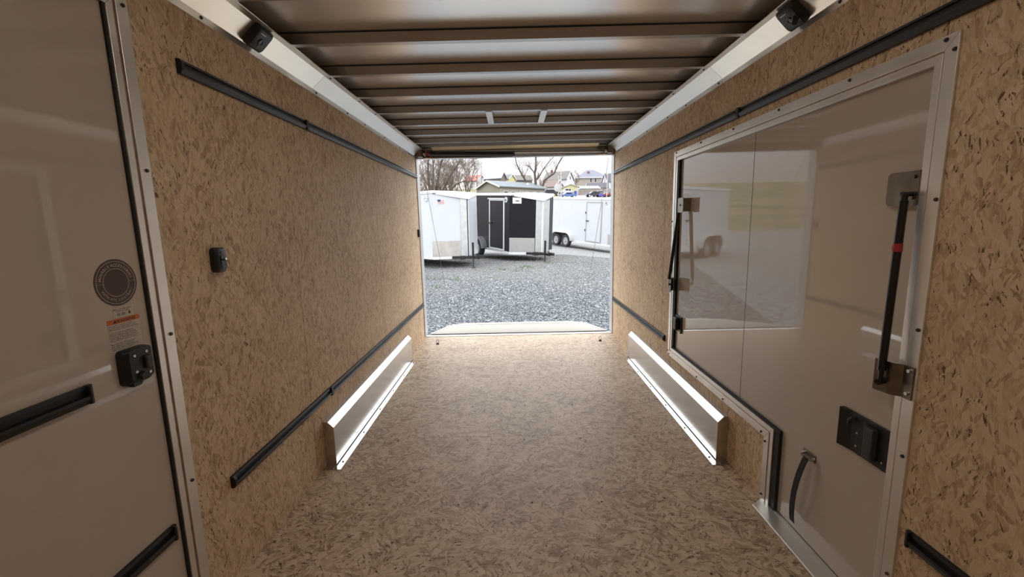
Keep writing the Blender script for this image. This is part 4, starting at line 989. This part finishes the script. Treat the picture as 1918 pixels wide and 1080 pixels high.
house('house', 'large pale house with a blue-grey hipped roof and red chimney at the right', 'l', 29.6, 200, 13.4, 13.2, 9, 6.9, 3.6, 3, 'stone_siding', 'blue_roof', kind='hip', wins=[('f', -.6, 4.6, .7, 1.7), ('f', 1.5, 4.6, .7, 1.7), ('f', 4.6, 3.6, .9, 2.2)], chimney=(-1.2, -2.2, .9, -.9), over=.7)
house('house_wing', 'small gabled wing with a red roof behind the large pale house', 'r', 45.5, 216, 13.4, 7, 6, 7.2, 1.7, -25, 'white_siding', 'brown_roof')
house('garage', 'small yellow garage behind the white pickup', 'l', 15.4, 135, 8.8, 4.9, 6, 2.35, .85, 0, 'yellow_siding', 'pale_roof', ridge='y', wins=[('f', -.3, 1.0, .6, .9)], cat='garage')
house('carport', 'long low shed with a pale roof behind the wooden fence', 'l', 21.0, 143, 9.2, 7.2, 5, 2.1, .75, 6, 'stone_siding', 'pale_roof', cat='shed', wins=[('f', u, .9, .5, .8) for u in (-2.4, -1.2, 0, 1.2, 2.4)])
house('outbuilding', 'low white building with a dark roof beyond the fence', 'r', 34.6, 160, 10.2, 7.6, 5, 2.4, 1.8, -14, 'white_siding', 'dark_roof', wins=[('r', 0, 1.6, .6, .9)], cat='building')
house('house', 'house with a dark grey roof at the right edge of the doorway', 'l', 37.0, 172, 12.2, 8, 6, 3.6, 3.1, 10, 'white_siding', 'dark_roof')
def yard_things():
    t = thing('board_fence', 'weathered wooden board fence beyond the long white trailer', 'fence', (25, 130, 8.2))
    m = MB(); x = 19.6
    while x < 31.5:
        m.box(x, x + .17, 130, 130.03, terr(x, 130) - .1, terr(x, 130) + 1.70 + random.uniform(-.04, .04)); x += .185
    m.build('boards', mat('weathered_boards', (.20, .175, .155), .8, .15, 3), t, kind='stuff')
    p0 = None
    for i in range(6):
        x = 19.7 + i * 2.3
        if p0 is None: p0 = MB().box(x, x + .12, 130.03, 130.15, terr(x, 130), terr(x, 130) + 1.8).build('post', 'weathered_boards', t); xx = x
        else: dupe(p0, t, (x - xx, 0, 0))
    # poles
    mat('pole_wood', (.17, .11, .07))
    for x, y, top, r, lab in ((10.45, 95, 12.3, .16, 'brown wooden utility pole right of the long grey roof'), (9.82, 94, 10.6, .10, 'thin grey pole left of the brown utility pole'), (20.45, 96, 12.4, .09, 'thin pale pole at the right of the yard')):
        o = thing('utility_pole', lab, 'pole', (x, y, terr(x, y)))
        MB().cyl((x, y, terr(x, y) - .1), (x + (.25 if r < .1 else 0), y, top), r, r * .75, 10).build('shaft', 'guard' if 'grey' in lab or 'pale' in lab else 'pole_wood', o)
        MB().box(x - .3, x + .3, y - .06, y, top - 1.6, top - 1.45).build('cross_piece', 'pole_wood' if 'brown' in lab else 'guard', o)
    o = thing('antenna_mast', 'thin television aerial rising above the barn', 'aerial', (-7.2, 167, 19)); 
    MB().cyl((-7.6, 177, 12.5), (-7.6, 177, 24.3), .09, n=6).build('mast', 'guard', o); MB().box(-8.5, -6.7, 176.95, 177.05, 23.9, 24.05).build('crossbar', 'guard', o)
    def car(name, label, x, y, L, H, W, rot, col, style='suv'):
        z = terr(x, y) + .02
        t = thing(name, label, 'vehicle', (x, y, z), (0, 0, rad(rot)))
        prof = {'suv': [(-.5, .25), (-.5, .60), (-.47, .62), (-.43, .96), (-.38, 1), (.08, 1), (.22, .66), (.46, .58), (.5, .45), (.5, .25)],
                'sedan': [(-.5, .3), (-.5, .62), (-.33, .66), (-.18, 1), (.10, 1), (.27, .64), (.47, .55), (.5, .3)],
                'pickup': [(-.5, .3), (-.5, .60), (-.12, .60), (-.12, .96), (-.08, 1), (.10, 1), (.22, .62), (.46, .56), (.5, .3)]}[style]
        MB().prism([(a * L, b * H) for a, b in prof], 'y', -W / 2, W / 2).build('body', mat(name + '_paint_' + style, col, .25, .01), t, local=True, bevel=.04)
        gw = {'suv': (-.40, .10), 'sedan': (-.20, .16), 'pickup': (-.10, .13)}[style]
        MB().prism([(gw[0] * L, .66 * H), (gw[0] * L + .1, .92 * H), (gw[1] * L - .15, .92 * H), (gw[1] * L + .12, .66 * H)], 'y', -W / 2 - .012, W / 2 + .012).build('side_glass', 'glass_dark', t, local=True)
        for a in (-.31, .31):
            for s in (-1, 1):
                wv = MB().cyl((a * L, s * (W / 2 - .2), .34), (a * L, s * (W / 2 + .015), .34), .34, n=18).build('wheel', 'tyre', t, local=True)
                MB().cyl((a * L, s * (W / 2 + .01), .34), (a * L, s * (W / 2 + .03), .34), .2, n=14).build('hubcap', 'wheel', wv, local=True)
    car('dark_suv', 'dark sport utility vehicle parked on grass beside the grey-roofed house', 11.7, 130, 4.6, 1.75, 1.9, 170 - 180 + 12, (.03, .03, .04), 'suv')
    car('white_pickup', 'white pickup parked in front of the yellow garage', 16.3, 133, 4.6, 1.8, 1.9, 188, (.42, .42, .44), 'pickup')
    car('dark_sedan', 'dark sedan whose roof shows above the long white trailer', 20.6, 112, 4.2, 1.4, 1.8, 186, (.03, .035, .045), 'sedan')
    car('grey_sedan', 'pale grey sedan parked behind the dark sedan', 22.9, 116, 4.2, 1.4, 1.8, 5, (.30, .31, .33), 'sedan')
    car('blue_sedan', 'blue sedan above the long white trailer, nearest the poles', 13.9, 110, 4.0, 1.35, 1.8, 10, (.08, .14, .36), 'sedan')
    b = thing('wheelie_bin', 'blue bin beside the yellow garage', 'bin', (18.9, 129.3, terr(18.9, 129.3)))
    z = terr(18.9, 129.3); MB().box(18.1, 18.75, 129, 129.6, z, z + 1.15).build('tub', mat('bin_blue', (.02, .05, .26), .5), b, bevel=.05); MB().box(18.05, 18.8, 128.95, 129.65, z + 1.16, z + 1.26).build('lid', 'bin_blue', b)
    d = thing('portable_toilet', 'narrow pale cabinet between the garage and the fence', 'cabinet', (19.35, 130.5, terr(19.3, 130)))
    z = terr(19.3, 130); MB().box(18.95, 19.85, 130.4, 131.2, z, z + 2.1).build('cabin', 'white_siding', d); MB().box(19.05, 19.75, 130.34, 130.4, z + .1, z + 1.95).build('door', 'pale_roof', d)
    def tractor(x, y, col, nm, lab, rot):
        z = terr(x, y); t = thing('garden_tractor', lab, 'mower', (x, y, z), (0, 0, rad(rot)), 'garden machines by the fence')
        c = mat(nm, col, .4)
        MB().prism([(0.1, .35), (1.0, .35), (1.02, .7), (.9, .82), (.15, .86)], 'y', -.25, .25).build('hood', c, t, local=True, bevel=.03)
        MB().box(-.6, .15, -.35, .35, .35, .5).build('deck', c, t, local=True)
        MB().prism([(-.55, .62), (-.1, .62), (-.1, .70), (-.45, .72), (-.55, 1.1), (-.65, 1.1)], 'y', -.22, .22).build('seat', 'black', t, local=True)
        MB().cyl((.1, 0, .8), (-.02, 0, 1.1), .02, n=6).build('steering_column', 'black', t, local=True)
        MB().ring((-.05, 0, 1.1), 'z', .12, .17, .03, 14).build('steering_wheel', 'black', t, local=True)
        for a, r in ((-.4, .30), (.8, .2)):
            for s in (-1, 1): MB().cyl((a, s * .28, r), (a, s * .48, r), r, n=14).build('wheel', 'tyre', t, local=True)
    tractor(24.1, 112, (.5, .06, .04), 'machine_red', 'red garden tractor with a black seat by the fence, left one', 200)
    tractor(25.6, 114, (.55, .08, .04), 'machine_red', 'red garden tractor by the fence at the doorway edge', 160)
    tractor(22.2, 108, (.08, .05, .40), 'machine_blue', 'violet-blue garden tractor beside the red ones', 190)
yard_things()

# ------------------------------------------------------------ bare trees
def bare_tree(label, base, limbs, depth, r0, seed, matn='bark', spread=.6, shrink=.72, minr=.012, kids=3, up=.15, twig=.035):
    """limbs: list of polylines (world points) that the first branches follow; twigs fork off them"""
    rng = random.Random(seed); m = MB(); tw = MB()
    def seg(p, d, L, r, lev, dst):
        n = 3; pts = [p]; dd = d.copy()
        for i in range(n):
            dd = (dd + Vector((rng.uniform(-.22, .22), rng.uniform(-.22, .22), rng.uniform(-.12, .12) + up * .3))).normalized(); pts.append(pts[-1] + dd * L / n)
        rs = [max(minr, r * (1 - .45 * i / n)) for i in range(n + 1)]
        dst.tube(pts, rs, 5 if lev < 1 else 3)
        if lev >= depth: return
        for k in range(kids + (1 if lev == 0 else 0)):
            i = rng.choice([1, 2, 3, 3]); ax = Vector((rng.uniform(-1, 1), rng.uniform(-1, 1), rng.uniform(-.4, .8))).normalized()
            nd = (dd + ax * spread * rng.uniform(.7, 1.4) + Vector((0, 0, up))).normalized()
            seg(pts[i], nd, L * shrink * rng.uniform(.7, 1.15), rs[i] * .62, lev + 1, tw if lev >= 0 else dst)
    for pl, r in limbs:
        pts = [Vector(p) for p in pl]; n = len(pts); rs = [r * (1 - .7 * i / (n - 1)) for i in range(n)]
        m.tube(pts, rs, 7)
        for i in range(1, n):
            d = (pts[i] - pts[i - 1]); L = d.length
            for k in range(3 if i < n - 1 else 4):
                ax = Vector((rng.uniform(-1, 1), rng.uniform(-.7, .7), rng.uniform(-.1, .9))).normalized()
                seg(pts[i - 1].lerp(pts[i], rng.uniform(.3, 1)), (d.normalized() * .8 + ax * .9).normalized(), twig * 28 * rng.uniform(.6, 1.2), max(minr, rs[i] * .5), 0, tw)
    t = thing('bare_tree', label, 'tree', base, group='leafless trees behind the yard')
    m.build('trunk', matn, t); tw.build('branches', 'brown_twig' if matn == 'bark' else matn, t, kind='stuff')
def P(px, y, z): return (px, y, z)
zb = terr(-11, 60) - .2
bare_tree('bare multi-stemmed tree above the white trailer at the left of the doorway', (-11, 60, zb),
    [([(-12.2, 60, zb), (-12.6, 60, 6), (-13.3, 60, 10.5)], .16), ([(-11.2, 60, zb), (-11.2, 60, 5), (-11.4, 60, 8), (-11.0, 60, 11.5)], .26), ([(-11.0, 60, zb), (-10.2, 60, 6.5), (-9.7, 60.3, 9.0), (-8.6, 60, 11.5)], .20),
     ([(-10.6, 60, zb), (-9.4, 60, 5.8), (-8.0, 60, 8.0), (-6.8, 60, 9.6)], .18), ([(-10.2, 60, zb), (-9.0, 60, 4.9), (-7.6, 60, 6.4), (-6.2, 60, 6.9)], .15), ([(-10.9, 59.5, zb), (-10.6, 59, 6), (-10.4, 59, 9), (-9.8, 59, 11)], .16)],
    3, .2, 11, spread=.75, kids=3, twig=.075, minr=.014)
for i, (x, y, top, sd, lab) in enumerate(((-12.6, 92, 13.6, 21, 'brown twiggy tree behind the multi-stemmed tree'), (-10.2, 96, 13.9, 22, 'round-crowned brown bare tree left of the barn'), (-14.8, 98, 13.8, 24, 'dense brown bare tree farthest left in the doorway'), (-17.8, 97, 15, 25, 'tall bare tree at the left door jamb'))):
    z = terr(x, y) - .2
    bare_tree(lab, (x, y, z), [([(x, y, z), (x + .2, y, z + 2.5), (x - .3, y, z + 5)], .22), ([(x, y, z + 1), (x + 1.2, y, z + 3.6), (x + 1.8, y, top - 1.8)], .15), ([(x, y, z + 1), (x - 1.2, y, z + 3.6), (x - 1.9, y, top - 2)], .15), ([(x, y, z + 3), (x + .3, y + .5, top - 1.5)], .12)], 3, .2, sd, spread=.85, kids=3, twig=.075, minr=.020)
for x, lab in ((-10.4, 'slender bare sapling left of the barn roof'), (-9.1, 'slender bare sapling just left of the television aerial')):
    z = terr(x, 130) - .2
    bare_tree(lab, (x, 130, z), [([(x, 130, z), (x + .1, 130, z + 6), (x + .3, 130, 19.5)], .12)], 1, .1, 31 + int(x), spread=.4, kids=2, twig=.05, up=.6, minr=.02)
z = terr(5, 112) - .2
bare_tree('big bare spreading tree behind the long grey roof', (5.6, 112, z),
    [([(6.2, 112, z), (5.9, 112, 11.0), (5.7, 112, 13.2), (6.1, 112, 15.0), (5.9, 112, 18.2)], .42), ([(4.8, 112, z), (3.6, 112, 11), (2.3, 112, 13.2), (1.2, 112, 15.5), (.6, 112, 18.5)], .30),
     ([(6.6, 112, z), (8.2, 112, 11.4), (10.6, 112, 13.0), (11.6, 112, 15.2), (13.0, 112, 17.2)], .32), ([(6.3, 112, 11.5), (8.0, 112, 14.2), (9.5, 112, 16.0), (11.4, 112, 17.9)], .16), ([(5.8, 112, 13.0), (4.4, 112, 14.8), (3.0, 112, 15.2)], .15)],
    2, .3, 5, spread=.6, kids=2, twig=.085, minr=.020)
bare_tree('small twiggy bare bush beside the large pale house', (27.2, 190, terr(27, 190)), [([(27.2, 190, 14), (27.2, 190, 17), (27.6, 190, 19.5)], .15), ([(27.2, 190, 14.5), (28.4, 190, 17.2), (29, 190, 18.5)], .1)], 2, .1, 77, spread=.8, kids=3, twig=.06, minr=.03)
# weeds in the gravel
def weeds():
    rng = random.Random(9); m = MB()
    for cx, cy, n, r in ((-.35, 12.9, 14, .25), (.35, 13.3, 30, .45), (.15, 12.6, 12, .2), (-1.6, 11.2, 12, .3), (-2.1, 11.4, 14, .3), (1.2, 14.2, 14, .3), (-1.9, 10.2, 8, .2)):
        for i in range(n):
            x, y = cx + rng.gauss(0, r * .5), cy + rng.gauss(0, r * .5); z = terr(x, y); h = rng.uniform(.03, .08)
            for k in range(4):
                a = rng.uniform(0, 6.3); dx, dy = math.cos(a), math.sin(a)
                m.add([(x - dy * .008, y + dx * .008, z), (x + dy * .008, y - dx * .008, z), (x + dx * h * .8, y + dy * h * .8, z + h)], [(0, 1, 2)])
    tag(m.build('weeds', mat('weed_green', (.06, .10, .03), .8)), 'sparse green weeds growing in the gravel before the trailers', 'weeds', kind='stuff')
weeds()
